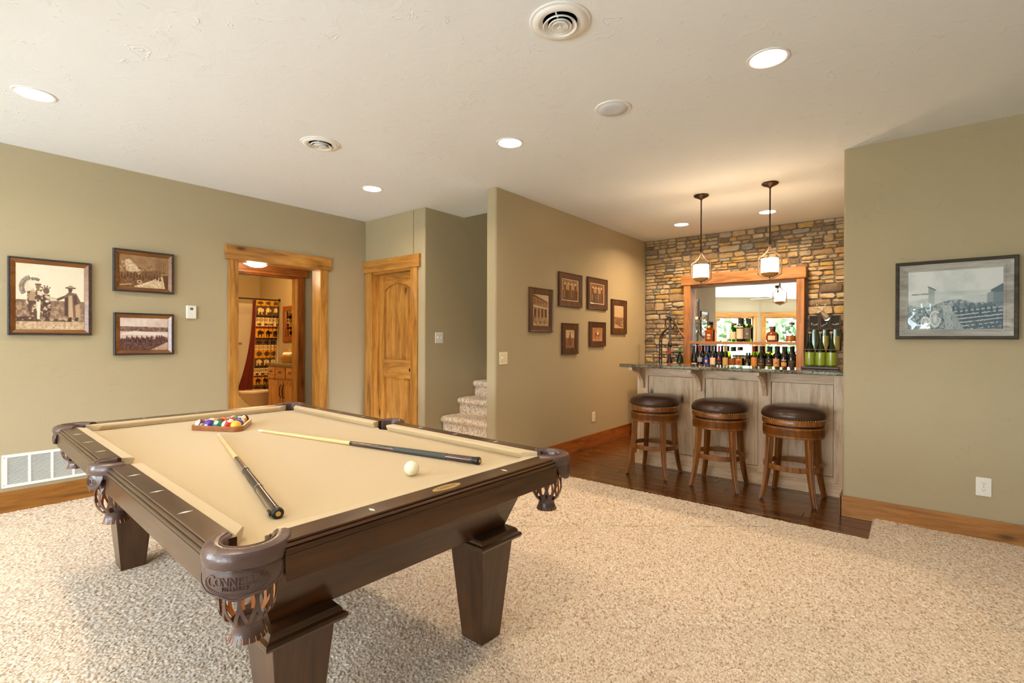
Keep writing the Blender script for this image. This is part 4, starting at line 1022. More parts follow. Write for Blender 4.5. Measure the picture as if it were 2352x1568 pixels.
# ------------------------------------------------------------------ ceiling fixtures
def can(x, y, label, p=1.0, w_=CAN_W):
    t = thing('recessed_light', label, 'ceiling light', (x, y, CZ), 0, 'recessed ceiling lights')
    MB().lathe([(.098, 0), (.097, -.004), (.088, -.006), (.080, -.002), (.079, .0)], (0, 0, 0), 36, cap=False).build('trim_ring', M['whitemetal'], t, smooth=40)
    MB().lathe([(.080, -.0022), (.04, -.004), (0, -.0046)], (0, 0, 0), 36).build('lens', M['lens'], t, smooth=60)
    ld = bpy.data.lights.new('can_beam', 'AREA'); ld.shape = 'DISK'; ld.size = .15; ld.energy = w_ * p; ld.color = WARM if p < 2 else WARM2B; ld.spread = R(150)
    lo = bpy.data.objects.new('can_beam', ld); COL.objects.link(lo); lo.parent = t; lo.location = (0, 0, -.009)
can(.473, 3.96, 'recessed ceiling light nearest the upper left corner'); can(2.775, 3.954, 'recessed ceiling light between the round vent and the closet')
can(2.746, 2.254, 'recessed ceiling light in front of the partition end'); can(2.732, .567, 'largest looking recessed ceiling light at the upper right')
can(5.996, 1.241, 'recessed light over the back bar behind the right pendant rod', 3.0); can(5.998, 2.199, 'recessed light over the back bar left of the left pendant', 3.0)
for (x, y, lb) in ((.47, 2.25, 'over the middle of the pool table'), (.47, .56, 'straight above the viewer'), (-1.8, 4.0, 'between the bay and the fan')):
    can(x, y, 'recessed ceiling light ' + lb)
t = thing('ceiling_speaker', 'round white flush ceiling speaker between two recessed lights', 'speaker', (2.732, 1.426, CZ))
MB().lathe([(.110, 0), (.109, -.005), (.102, -.008), (.090, -.006)], (0, 0, 0), 40, cap=False).build('bezel', M['whitemetal'], t, smooth=40)
MB().lathe([(.091, -.004), (.088, -.009), (.05, -.010), (0, -.0105)], (0, 0, 0), 40).build('grille', plain('speaker_cloth', lin(214, 218, 226), .8), t, smooth=60)
def vent(x, y, label, rot):
    t = thing('round_ceiling_vent', label, 'vent', (x, y, CZ), R(rot), 'round ceiling vents')
    MB().lathe([(.136, 0), (.136, -.004), (.130, -.007), (.124, -.006), (.118, -.012), (.100, -.016), (.088, -.012), (.078, -.002), (.076, -.001)], (0, 0, 0), 44, cap=False).build('outer_flange', M['whitemetal'], t, smooth=45)
    MB().lathe([(.086, -.0012), (0, -.0012)], (0, 0, 0), 32).build('duct_throat', plain('duct_dark', lin(34, 46, 52), .5) if 'duct_dark' not in bpy.data.materials else bpy.data.materials['duct_dark'], t)
    for (r_, nm) in ((.068, 'diffuser_ring'), (.044, 'diffuser_ring')):
        MB().lathe([(r_ - .010, -.004), (r_ + .002, -.013), (r_ + .008, -.021), (r_ + .006, -.024), (r_ - .002, -.018), (r_ - .014, -.009)], (0, 0, 0), 40, cap=False).build(nm, M['whitemetal'], t, smooth=60)
    MB().lathe([(.030, -.006), (.036, -.016), (.038, -.026), (.034, -.027), (.020, -.018), (0, -.014)], (0, 0, 0), 32).build('centre_cone', M['whitemetal'], t, smooth=50)
    lv = MB().tube([(0, 0, -.014), (0, 0, -.032)], .0035, 8); lv.lathe([(.014, -.031), (.014, -.0345), (0, -.0345)], (0, 0, 0), 20).build('damper_knob', M['white'], t, smooth=40)
    for k in range(3):
        a = R(60 + 120 * k)
        MB().tube([(.03 * math.cos(a), .03 * math.sin(a), -.008), (.085 * math.cos(a), .085 * math.sin(a), -.006)], 0, flat=(.0035, .003)).build('spoke', M['whitemetal'], t)
vent(1.84, 1.223, 'large round white ceiling vent at the top centre', 20); vent(1.90, 3.337, 'round white ceiling vent farther off above the pool table', 50)
t = thing('ceiling_fan', 'white bladed ceiling fan behind the viewer, glimpsed in the bar mirror', 'ceiling fan', (-.75, 2.7, 0))
MB().lathe([(.07, CZ), (.06, CZ - .06), (.015, CZ - .07), (.015, CZ - .25), (.09, CZ - .27), (.11, CZ - .34), (.08, CZ - .39), (0, CZ - .42)], (0, 0, 0), 24).build('motor', M['iron'], t, smooth=40)
for k in range(5):
    a = 2 * PI * k / 5 + .3; Rm = Matrix.Rotation(a, 4, 'Z') @ Matrix.Translation((.10, 0, CZ - .32)) @ Matrix.Rotation(R(11), 4, 'X')
    o = MB().prism([(.0, -.03), (.10, -.06), (.52, -.075), (.56, -.04), (.56, .04), (.52, .075), (.10, .06), (.0, .03)], -.004, .004).build('blade', M['white'], t); o.matrix_local = Rm
# ------------------------------------------------------------------ prints: painted as rows of small colour cells on a flat sheet
def fbm(h, w, s0, oct_=4, seed=0):
    g = np.random.default_rng(seed); out = np.zeros((h, w)); amp, tot = 1.0, 0
    for o_ in range(oct_):
        n = max(2, int(s0 * 2 ** o_)); m = max(2, int(n * h / w)); a = g.random((m + 2, n + 2))
        yi = np.linspace(0, m, h); xi = np.linspace(0, n, w); y0, x0 = yi.astype(int), xi.astype(int); fy, fx = (yi - y0)[:, None], (xi - x0)[None]
        fy, fx = fy * fy * (3 - 2 * fy), fx * fx * (3 - 2 * fx)
        q = a[y0][:, x0] * (1 - fy) * (1 - fx) + a[y0 + 1][:, x0] * fy * (1 - fx) + a[y0][:, x0 + 1] * (1 - fy) * fx + a[y0 + 1][:, x0 + 1] * fy * fx
        out += amp * q; tot += amp; amp *= .55
    return out / tot
class Pic:
    def __init__(s, w, h): s.w, s.h = w, h; s.y, s.x = np.mgrid[0:h, 0:w]; s.y = (s.y + .5) / h; s.x = (s.x + .5) / w; s.a = np.full((h, w), .8)   # y down, 0..1
    def poly(s, pts, v, al=1.0):
        inside = np.zeros((s.h, s.w), bool); n = len(pts)
        for i in range(n):
            (x1, y1), (x2, y2) = pts[i], pts[(i + 1) % n]
            if y1 == y2: continue
            c = ((y1 > s.y) != (y2 > s.y)) & (s.x < (x2 - x1) * (s.y - y1) / (y2 - y1) + x1); inside ^= c
        s.put(inside, v, al); return s
    def put(s, m, v, al=1.0): s.a = np.where(m, s.a * (1 - al) + np.broadcast_to(v, s.a.shape) * al, s.a)
    def ell(s, cx, cy, rx, ry, v, al=1.0): s.put(((s.x - cx) / rx) ** 2 + ((s.y - cy) / ry) ** 2 < 1, v, al); return s
    def line(s, p, q, w, v, al=1.0):
        ar = s.w / s.h; dx, dy = (q[0] - p[0]) * ar, q[1] - p[1]; L2 = dx * dx + dy * dy + 1e-9
        t = np.clip((((s.x - p[0]) * ar) * dx + (s.y - p[1]) * dy) / L2, 0, 1); d2 = ((s.x - p[0]) * ar - t * dx) ** 2 + (s.y - p[1] - t * dy) ** 2
        s.put(d2 < w * w, v, al); return s
    def rgb(s, stops):
        ps = [q[0] for q in stops]; cs = np.array([lin(*q[1])[:3] for q in stops]); a = np.clip(s.a, 0, 1)
        return np.stack([np.interp(a, ps, cs[:, k]) for k in range(3)], -1)
SEPIA = [(0, (52, 40, 48)), (.35, (128, 98, 84)), (.7, (216, 186, 150)), (1, (252, 246, 222))]
SEP2 = [(0, (56, 34, 18)), (.4, (140, 100, 66)), (.75, (206, 172, 130)), (1, (246, 228, 196))]
SEP3 = [(0, (56, 28, 34)), (.4, (120, 82, 72)), (.75, (216, 184, 168)), (1, (250, 240, 232))]
COOL = [(0, (54, 76, 92)), (.35, (112, 134, 148)), (.7, (190, 204, 208)), (1, (242, 248, 250))]
def figure(p, cx, fy, h, v, hat=False, coat=False):
    hw = h * .13
    p.poly([(cx - hw, fy), (cx - hw * .8, fy - h * .8), (cx + hw * .8, fy - h * .8), (cx + hw, fy)], v); p.ell(cx, fy - h * .89, hw * .6, h * .10, v * 1.0)
    if hat: p.poly([(cx - hw * 1.1, fy - h * .93), (cx + hw * 1.1, fy - h * .93), (cx + hw * .5, fy - h), (cx - hw * .5, fy - h)], v * .9)
def pic_handshake():
    p = Pic(232, 225); n1 = fbm(p.h, p.w, 6, 4, 1); n2 = fbm(p.h, p.w, 30, 3, 2)
    p.a = .99 - .05 * n1 - .10 * np.clip(.12 - p.y, 0, 1)
    g = p.y > .545 + .015 * n1; p.put(g, .34 + .5 * (n2 - .35) + .30 * (p.y - .55)); p.put(p.y > .86 + .02 * n2, .62 + .5 * (n2 - .4))
    p.put((p.y > .545) & (p.y < .60), .42 + .3 * (n2 - .5)); p.poly([(.0, .80), (.33, .80), (.36, .875), (.0, .875)], .16); p.poly([(.35, .83), (.86, .83), (.8, .87), (.4, .87)], .22)
    # two standing figures in feathered bonnets, left
    for k in range(22):
        a = R(62 + k * 7.2); x0, y0 = .255, .36; r1 = .19 if k > 6 else .15
        p.line((x0 + .04 * math.cos(a), y0 - .05 * math.sin(a)), (x0 + (r1 - .03) * math.cos(a), y0 - (r1 - .035) * math.sin(a)), .011, .95 if k % 2 else .78); p.line((x0 + (r1 - .05) * math.cos(a), y0 - (r1 - .055) * math.sin(a)), (x0 + (r1 + .015) * math.cos(a), y0 - r1 * math.sin(a)), .0075, .12 if k % 2 else .3)
    p.ell(.26, .31, .09, .06, .93); p.ell(.315, .345, .035, .05, .42); p.line((.28, .31), (.35, .31), .012, .25); p.line((.24, .40), (.17, .58), .03, .8); p.line((.36, .43), (.40, .60), .012, .8); p.poly([(.16, .42), (.36, .38), (.38, .62), (.34, .86), (.24, .87), (.16, .66)], .22)
    p.poly([(.20, .43), (.28, .42), (.26, .56), (.18, .56)], .55); p.poly([(.29, .58), (.35, .56), (.335, .84), (.30, .84)], .92); p.poly([(.30, .40), (.42, .44), (.40, .50), (.30, .46)], .85)
    for k in range(9):
        a = R(40 + k * 16); p.line((.42 + .03 * math.cos(a), .40 - .03 * math.sin(a)), (.42 + .085 * math.cos(a), .40 - .08 * math.sin(a)), .009, .88 if k % 2 else .3)
    p.ell(.43, .40, .045, .05, .35); p.poly([(.36, .46), (.48, .46), (.50, .68), (.46, .84), (.39, .84), (.36, .66)], .17); p.line((.44, .50), (.60, .525), .017, .75); p.ell(.44, .56, .025, .02, .9)
    q_ = (p.a < .34) & (p.y < .86) & (p.y > .36); p.put(q_ & (n2 > .56), .48); p.put(q_ & (n2 > .66), .8)
    # man in a long coat and brimmed hat, right
    p.line((.70, .48), (.60, .525), .02, .25); p.poly([(.70, .46), (.76, .40), (.88, .42), (.94, .54), (.93, .80), (.72, .80), (.70, .62)], .38); p.poly([(.76, .46), (.81, .45), (.83, .80), (.76, .80)], .66); p.poly([(.86, .60), (.93, .58), (.94, .80), (.87, .80)], .62)
    p.poly([(.70, .50), (.745, .48), (.745, .78), (.70, .78)], .16); p.poly([(.83, .44), (.88, .46), (.90, .58), (.84, .62)], .22); p.ell(.785, .365, .032, .045, .2); p.ell(.79, .335, .085, .016, .25, 1); p.poly([(.75, .335), (.83, .335), (.82, .30), (.76, .30)], .55)
    p.poly([(.76, .80), (.81, .80), (.80, .87), (.74, .87)], .12); p.poly([(.86, .80), (.91, .80), (.90, .86), (.85, .86)], .12)
    return p.rgb(SEPIA), p
def pic_hills():
    p = Pic(186, 124); n = fbm(p.h, p.w, 10, 5, 4); n2 = fbm(p.h, p.w, 40, 3, 5)
    p.a = .62 - .2 * n; p.poly([(0, .25), (.18, .12), (.42, .34), (.62, .30), (1, .5), (1, 1), (0, 1)], .52 + .8 * (n2 - .5)); p.poly([(.1, .2), (.2, .12), (.45, .5), (.4, .6), (.15, .5)], .85 + .5 * (n2 - .5))
    p.put((p.y > .55 - .15 * p.x) & (n2 > .48) & (p.x < .85), .18 + .2 * n); p.poly([(1, .52), (.55, .82), (.3, .96), (.3, 1), (1, 1)], .86 + .5 * (n2 - .5)); p.poly([(.88, .58), (1, .54), (1, 1), (.94, 1)], .2)
    for k in range(14): x_ = .05 + .06 * k; y_ = .62 + .05 * math.sin(k * 2.1); p.poly([(x_ - .025, y_ + .1), (x_ + .025, y_ + .1), (x_, y_ - .1)], .16)
    for k in range(6): p.line((.75 + .04 * k, .05 + .02 * k), (.74 + .04 * k, .5), .008, .25)
    p.ell(.40, .82, .05, .05, .9); p.ell(.40, .82, .03, .03, .2); p.line((0, .95), (.25, .90), .01, .9); return p.rgb(SEP2), p
def pic_wagons():
    p = Pic(186, 124); n = fbm(p.h, p.w, 8, 5, 7); n2 = fbm(p.h, p.w, 45, 3, 8)
    p.a = .92 - .3 * (n - .4); p.put((p.y > .24 + .06 * n) & (p.y < .43), .26 + .4 * n2); p.put(p.y >= .42, .84 + .2 * (n - .5)); p.poly([(.08, .46), (.3, .40), (.6, .44), (1, .47), (1, .55), (.0, .52)], .95)
    p.put((p.y > .58 + .12 * n - .05 * p.x), .55 + 1.6 * (n2 - .5)); p.put((p.y > .66) & (n2 > .5), .16); p.poly([(.62, 1), (1, .74), (1, 1)], .66 + .5 * (n2 - .5))
    for k in range(16): figure(p, .14 + .034 * k, .66 + .05 * ((k * 7) % 3), .12, np.float64(.12))
    for k in range(3): figure(p, .76 + .05 * k, .66, .14, np.float64(.14))
    p.poly([(.72, .62), (.92, .58), (.95, .68), (.72, .72)], .3); return p.rgb(SEP3), p
def pic_street():
    p = Pic(130, 186); n2 = fbm(p.h, p.w, 24, 3, 9); p.a = .90 - .1 * n2; p.poly([(0, .0), (.0, .78), (.95, .74), (.95, .22), (.55, .12)], .55 + .3 * (n2 - .5)); p.poly([(0, .02), (.95, .24), (.95, .27), (0, .07)], .25)
    for k in range(5): p.poly([(.06 + .18 * k, .14 + .03 * k), (.16 + .18 * k, .16 + .03 * k), (.16 + .18 * k, .30), (.06 + .18 * k, .30)], .42)
    p.poly([(.0, .34), (.95, .42), (.95, .46), (0, .40)], .88)
    for k in range(4): p.poly([(.08 + .22 * k, .46), (.20 + .22 * k, .47), (.20 + .22 * k, .72), (.08 + .22 * k, .72)], .18 if k != 1 else .32)
    for k in range(5): p.line((.04 + .22 * k, .42), (.04 + .22 * k, .76), .008, .9)
    p.put(p.y > .86, .75 + .4 * (n2 - .5))
    for k in range(11): figure(p, .07 + .082 * k, .90 + .03 * (k % 3), .20, np.float64(.15 + .1 * (k % 4)), True)
    return p.rgb(SEP2), p
def pic_group(seed, dark):
    p = Pic(130, 155); n2 = fbm(p.h, p.w, 16, 4, seed); p.a = (.34 if dark else .5) + .5 * (n2 - .5)
    for k in range(7): p.ell(.2 + .1 * k, .22 + .05 * ((k * 3) % 2), .045, .05, .9 - .2 * (k % 2)); p.poly([(.15 + .1 * k, .28), (.25 + .1 * k, .28), (.26 + .1 * k, .5), (.14 + .1 * k, .5)], .65 if k % 3 else .2)
    p.put(p.y > .52, .13 + .2 * n2)
    for k in range(6): figure(p, .15 + .14 * k, .85, .38, np.float64(.08 if k % 2 else .3)); p.line((.15 + .14 * k, .55), (.15 + .14 * k, .85), .012, .75 if k % 3 == 0 else .2)
    m = (p.x < .05) | (p.x > .95) | (p.y < .04) | (p.y > .96); p.put(m, .92); return p.rgb(SEP2), p
def pic_rider(seed):
    p = Pic(93, 155); n2 = fbm(p.h, p.w, 14, 4, seed); p.a = .78 + .3 * (n2 - .5); p.put(p.y > .45, .45 + .4 * (n2 - .5)); figure(p, .5, .86, .72, np.float64(.2), True); p.ell(.5, .22, .12, .05, .6); p.poly([(.36, .40), (.64, .40), (.7, .8), (.3, .8)], .32); p.line((.3, .5), (.24, .9), .02, .3); return p.rgb(SEP2), p
def pic_horse(seed):
    p = Pic(124, 130); n2 = fbm(p.h, p.w, 14, 4, seed); p.a = .62 + .5 * (n2 - .5); p.ell(.5, .5, .24, .18, .32); p.ell(.55, .44, .09, .12, .95); p.line((.34, .56), (.30, .86), .03, .3); p.line((.62, .56), (.66, .86), .03, .3); p.put(p.y > .84, .5 + .4 * n2); return p.rgb([(0, (84, 40, 18)), (.4, (160, 96, 58)), (.75, (206, 154, 110)), (1, (248, 236, 216))]), p
def pic_road(seed):
    p = Pic(93, 170); n2 = fbm(p.h, p.w, 16, 4, seed); p.a = .80 + .1 * (n2 - .5); p.put((p.y > .52) & (p.y < .84), .5 + .9 * (n2 - .5)); p.poly([(0, .8), (1, .96), (1, 1), (0, 1)], .7)
    for k in range(5): figure(p, .2 + .14 * k, .78, .26, np.float64(.25)); 
    p.poly([(0, .76), (.7, .94), (1, .94), (1, .9), (.3, .78)], .35); return p.rgb(SEP2), p
def pic_town():
    p = Pic(264, 167); n = fbm(p.h, p.w, 6, 5, 31); n2 = fbm(p.h, p.w, 50, 3, 32)
    p.a = .92 - .35 * np.clip(n - .42, 0, 1); p.put(p.y > .36, .84 - .25 * (n - .3)); p.put(p.y > .44, .74 + .3 * (n - .5))
    p.poly([(0, .34), (.24, .30), (.24, .46), (0, .52)], .90); p.line((.05, .40), (.24, .39), .008, .3); p.poly([(.23, .28), (.30, .33), (.30, .56), (.23, .58)], .55); p.line((.23, .27), (.31, .33), .01, .2); p.poly([(.30, .34), (.37, .40), (.37, .54), (.30, .56)], .78)
    p.poly([(.88, .36), (1, .26), (1, .60), (.88, .60)], .28); p.poly([(.84, .42), (.90, .38), (.90, .58), (.84, .58)], .42); p.poly([(.74, .48), (.84, .44), (.84, .56), (.74, .56)], .75)
    lower = p.y > .56 + .06 * np.sin(p.x * 9); p.put(lower, .64 + 1.5 * (n2 - .5)); p.put(lower & (n2 > .55), .22); p.put((p.x > .5) & (p.y > .56) & (n2 > .42), .18)
    for k in range(12): y_ = .66 + .03 * k; p.line((.50 + .01 * k, y_ + .02), (.99, y_ - .05), .006, .9 if k % 2 else .2)
    for (cx_, cy_, r_) in ((.305, .82, .13), (.20, .90, .11)):
        m = np.abs(np.hypot((p.x - cx_) * 1.57 * 1.5, p.y - cy_) - r_) < .014; p.put(m, .88)
        for k in range(8): a = PI * k / 8; p.line((cx_ - r_ * .42 * math.cos(a), cy_ - r_ * math.sin(a)), (cx_ + r_ * .42 * math.cos(a), cy_ + r_ * math.sin(a)), .006, .85)
    p.ell(.37, .76, .04, .05, .45); p.put((p.x > .38 + .1 * (p.y - .6)) & (p.x < .47 + .35 * (p.y - .6)) & (p.y > .6), .72 + .9 * (n2 - .5), .6); p.put((p.y > .40) & (p.y < .70), np.minimum(1, p.a * .6 + .36), .55); 
    for k in range(9): figure(p, .50 + .055 * k, .70 + .02 * (k % 3), .10, np.float64(.2)); 
    p.put((p.y > .86) & (p.x > .66) & (n2 > .45), .25); return p.rgb(COOL), p

def framed(name, label, loc, rotz, w_, h_, rgbp, layers, mats, depth, group, tilt=0):
    # layers: list of (inset, y) giving the moulding cross section from the outside in; local -y faces the room
    rgb, p = rgbp
    t = thing(name, label, 'picture', loc, rotz, group)
    if tilt: t.rotation_euler = (0, tilt, rotz)
    def rail(nm, sec, mat):
        for k in range(4):
            b_ = MB(); n = len(sec); vs_ = []
            cs = [(-1, -1), (1, -1), (1, 1), (-1, 1)]; c0, c1 = cs[k], cs[(k + 1) % 4]
            for c_ in (c0, c1):
                for (i_, y_) in sec: vs_.append((c_[0] * (w_ / 2 - i_), y_, c_[1] * (h_ / 2 - i_)))
            b_.add(vs_, [(j, (j + 1) % n, n + (j + 1) % n, n + j) for j in range(n)] + [tuple(range(n)), tuple(range(2 * n - 1, n - 1, -1))]).build(nm, mat, t, smooth=25)
    for (nm, sec), mat in zip(layers, mats): rail(nm, sec, mat)
    ins = layers[-1][1][-2][0] if len(layers[-1][1]) > 2 else .03
    iw, ih = w_ / 2 - ins, h_ / 2 - ins
    H_, W_ = rgb.shape[:2]
    pad = np.pad(rgb, ((1, 1), (1, 1), (0, 0)), 'edge'); rgb = .36 * rgb + .16 * (pad[:-2, 1:-1] + pad[2:, 1:-1] + pad[1:-1, :-2] + pad[1:-1, 2:])
    rgb = np.clip(rgb * (1 + .10 * (np.random.default_rng(3).random((H_, W_, 1)) - .5)), 0, 1)
    xs = np.linspace(-iw, iw, W_); zs = np.linspace(ih, -ih, H_); X_, Z_ = np.meshgrid(xs, zs)
    o = grid_obj('photo_print', np.stack([X_, np.full_like(X_, -depth * .45), Z_], -1), rgb, M['print'], t, smooth=False)
    bx('backing', M['black'], t, -iw - .01, iw + .01, -depth * .45 + .0005, -.001, -ih - .01, ih + .01)
    bx('glass', M['picglass'], t, -iw, iw, -depth * .45 - .004, -depth * .45 - .002, -ih, ih)
    return t
tp = NT('photo_paper'); vc = tp.n('ShaderNodeVertexColor', _layer_name='Col'); tp.base(vc.outputs[0]); tp.set(Roughness=.6, Specular_IOR_Level=.2); M['print'] = tp.m
def rope_bead(t, w_, h_, mat):
    # carved knobbly bead round the outside of the frame
    b_ = MB(); step = .017
    for k in range(4):
        L_ = w_ if k % 2 == 0 else h_; n = int(L_ / step)
        for i in range(n):
            s_ = -L_ / 2 + (i + .5) * L_ / n; sg = -1 if k < 2 else 1
            c_ = (s_, -.036, sg * (h_ / 2 - .005)) if k % 2 == 0 else (sg * (w_ / 2 - .005), -.036, s_)
            o_ = len(b_.v); b_.lathe([(0, -.0065), (.0048, -.003), (.0048, .003), (0, .0065)], (0, 0, 0), 5, 'x' if k % 2 == 0 else 'z', cap=False)
            for q in range(o_, len(b_.v)): v = b_.v[q]; b_.v[q] = (v[0] + c_[0], v[1] * 1.2 + c_[1], v[2] + c_[2])
    o = b_.build('carved_bead', mat, t, smooth=60); o['kind'] = 'stuff'; return o
G1 = 'western photographs on the left wall'
L_A = [('frame_rail', [(0, 0), (0, -.034), (.004, -.038), (.011, -.038), (.013, -.03), (.013, 0)]), ('liner', [(.013, 0), (.013, -.032), (.018, -.033), (.040, -.020), (.042, -.016), (.042, 0)])]
for lab, x0, x1, z0, z1, pc in (('largest western photo on the left wall, two bonneted figures meeting a coated man', .465, .935, 1.322, 1.897, pic_handshake), ('small sepia photo of a wagon road in hills, above another frame', 1.075, 1.503, 1.692, 2.045, pic_hills), ('small sepia photo of a line of wagons, below another frame', 1.079, 1.503, 1.158, 1.514, pic_wagons)):
    t = framed('framed_photograph', lab, ((x0 + x1) / 2 + .005, YL, (z0 + z1) / 2), 0, x1 - x0, z1 - z0, pc(), L_A, [M['frameblack'], M['liner']], .036, G1); rope_bead(t, x1 - x0, z1 - z0, M['frameblack'])
G2 = 'sepia photographs beside the bar'
L_B = [('frame_rail', [(0, 0), (0, -.022), (.003, -.026), (.010, -.026), (.013, -.020), (.062, -.016), (.066, -.012), (.066, 0)])]
def LB(s_): return [('frame_rail', [(a * s_ if a > .02 else a, y) for a, y in L_B[0][1]])]
for lab, x0, x1, z0, z1, pc, s_ in (
    ('sepia photo of a storefront street, leftmost of the six small frames', 3.957, 4.367, 1.378, 1.832, pic_street(), 1.0), ('sepia group photo, upper left of the middle four frames', 4.486, 4.968, 1.669, 2.045, pic_group(41, False), 1.0),
    ('dark sepia group photo, upper right of the middle four frames', 5.101, 5.582, 1.670, 2.052, pic_group(43, True), 1.0), ('sepia photo of a dusty road, rightmost frame next to the stones', 5.704, 6.125, 1.377, 1.824, pic_road(44), 1.15),
    ('narrow sepia portrait of a standing man, lower left of the middle four frames', 4.558, 4.892, 1.137, 1.485, pic_rider(45), 1.1), ('smallest orange sepia horse photo, lower right of the middle four frames', 5.150, 5.541, 1.218, 1.518, pic_horse(46), 1.0)):
    framed('framed_photograph', lab, ((x0 + x1) / 2, YP, (z0 + z1) / 2), 0, x1 - x0, z1 - z0, pc, LB(s_), [M['darkwood2']], .02, G2)
L_C = [('frame_rail', [(0, 0), (0, -.036), (.006, -.040), (.018, -.038), (.022, -.03), (.022, 0)]), ('barnwood_liner', [(.022, 0), (.022, -.030), (.054, -.020), (.056, -.022), (.068, -.020), (.068, 0)])]
framed('framed_photograph', 'pale blue photo of an old wagon town in a grey barnwood frame', (XR, -.214, 1.574), R(-90), .606, .528, pic_town(), L_C, [M['barndark'], M['barn']], .036, None)

# ------------------------------------------------------------------ wall plates, thermostat, return grille
def plate(name, label, loc, rotz, w_, h_, mat, kind, cat):
    t = thing(name, label, cat, loc, rotz)
    MB().box(-w_ / 2, w_ / 2, -.006, 0, -h_ / 2, h_ / 2).build('cover_plate', mat, t, bevel=.003)
    if kind == 'switch':
        for x_ in (-.023, .023):
            MB().box(x_ - .005, x_ + .005, -.009, -.005, -.012, .012).build('switch_slot', mat, t); MB().box(x_ - .0045, x_ + .0045, -.019, -.006, .0, .010).build('toggle', M['white'], t, bevel=.0015)
            for z_ in (-.030, .030): MB().lathe([(.003, -.0072), (.003, -.006)], (x_, 0, z_), 8, 'y').build('screw', M['steel'], t)
    else:
        for z_ in (-.021, .021):
            f_ = MB().prism([(.0165 * math.cos(2 * PI * k / 24), z_ + max(-.0125, min(.0125, .0165 * math.sin(2 * PI * k / 24)))) for k in range(24)], -.008, -.005, 'xz').build('receptacle', mat, t)
            for x_ in (-.006, .006): MB().box(x_ - .001, x_ + .001, -.0084, -.0078, z_ - .001, z_ + .006).build('slot', M['slot'], f_)
            MB().lathe([(.0022, -.0084), (.0022, -.0078)], (0, 0, z_ - .007), 10, 'y').build('ground_hole', M['slot'], f_)
        MB().lathe([(.003, -.0072), (.003, -.006)], (0, 0, 0), 8, 'y').build('screw', M['steel'], t)
    return t
plate('light_switch', 'white double light switch on the shaded stair wall', (3.716, YS, 1.316), 0, .118, .118, M['white'], 'switch', 'light switch')
plate('light_switch', 'ivory double light switch near the partition end', (3.566, YP, 1.122), 0, .118, .118, M['ivory'], 'switch', 'light switch')
plate('wall_outlet', 'ivory wall outlet low on the picture partition', (5.27, YP, .364), 0, .075, .12, M['ivory'], 'outlet', 'outlet')
plate('wall_outlet', 'white wall outlet low on the right wall', (XR, -.366, .358), R(-90), .075, .12, M['white'], 'outlet', 'outlet')
t = thing('thermostat', 'small white thermostat beside the hallway opening', 'thermostat', (1.649, YL, 1.541))
MB().box(-.041, .041, -.026, 0, -.06, .06).build('housing', M['white'], t, bevel=.008, seg=3)
bx('display', plain('lcd', lin(88, 116, 84), .2), t, -.012, .012, -.0275, -.026, .018, .040); bx('button', M['whitemetal'], t, -.008, .0, -.0285, -.026, -.03, -.014, .001); bx('button', M['whitemetal'], t, .002, .010, -.0285, -.026, -.03, -.014, .001)
vg = thing('return_grille', 'long white louvered air return grille low on the left wall', 'air vent', (.44, YL, .325))
GW, GH = .664, .240
for (a, c, z0, z1) in ((0, GW, GH / 2 - .022, GH / 2), (0, GW, -GH / 2, -GH / 2 + .022), (0, .03, -GH / 2 + .022, GH / 2 - .022), (GW - .03, GW, -GH / 2 + .022, GH / 2 - .022)): bx('frame_rail', M['whitemetal'], vg, a, c, -.012, 0, z0, z1, .002)
for k in range(1, 5): bx('divider', M['whitemetal'], vg, .022 + k * .1246 - .008, .022 + k * .1246 + .008, -.011, 0, -GH / 2 + .022, GH / 2 - .022, .001)
bx('dark_back', M['slot'], vg, .02, GW - .02, -.001, .001, -GH / 2 + .02, GH / 2 - .02)
sl = MB().add([(.03, -.0095, -.0026), (GW - .03, -.0095, -.0026), (GW - .03, -.003, .0006), (.03, -.003, .0006), (.03, -.0103, -.0014), (GW - .03, -.0103, -.0014), (GW - .03, -.0038, .0018), (.03, -.0038, .0018)], [(0, 1, 2, 3), (7, 6, 5, 4), (0, 4, 5, 1), (3, 2, 6, 7), (0, 3, 7, 4), (1, 5, 6, 2)]).build('slat', M['whitemetal'], vg, smooth=0)
for k in range(25):
    o = sl if k == 0 else sl.copy()
    if k: COL.objects.link(o)
    o.location = (0, 0, -GH / 2 + .028 + k * .00768)
for (x_, z_) in ((.012, .1), (.012, -.1)): MB().lathe([(.003, -.0135), (.003, -.012)], (x_, 0, z_), 8, 'y').build('screw', M['steel'], vg)
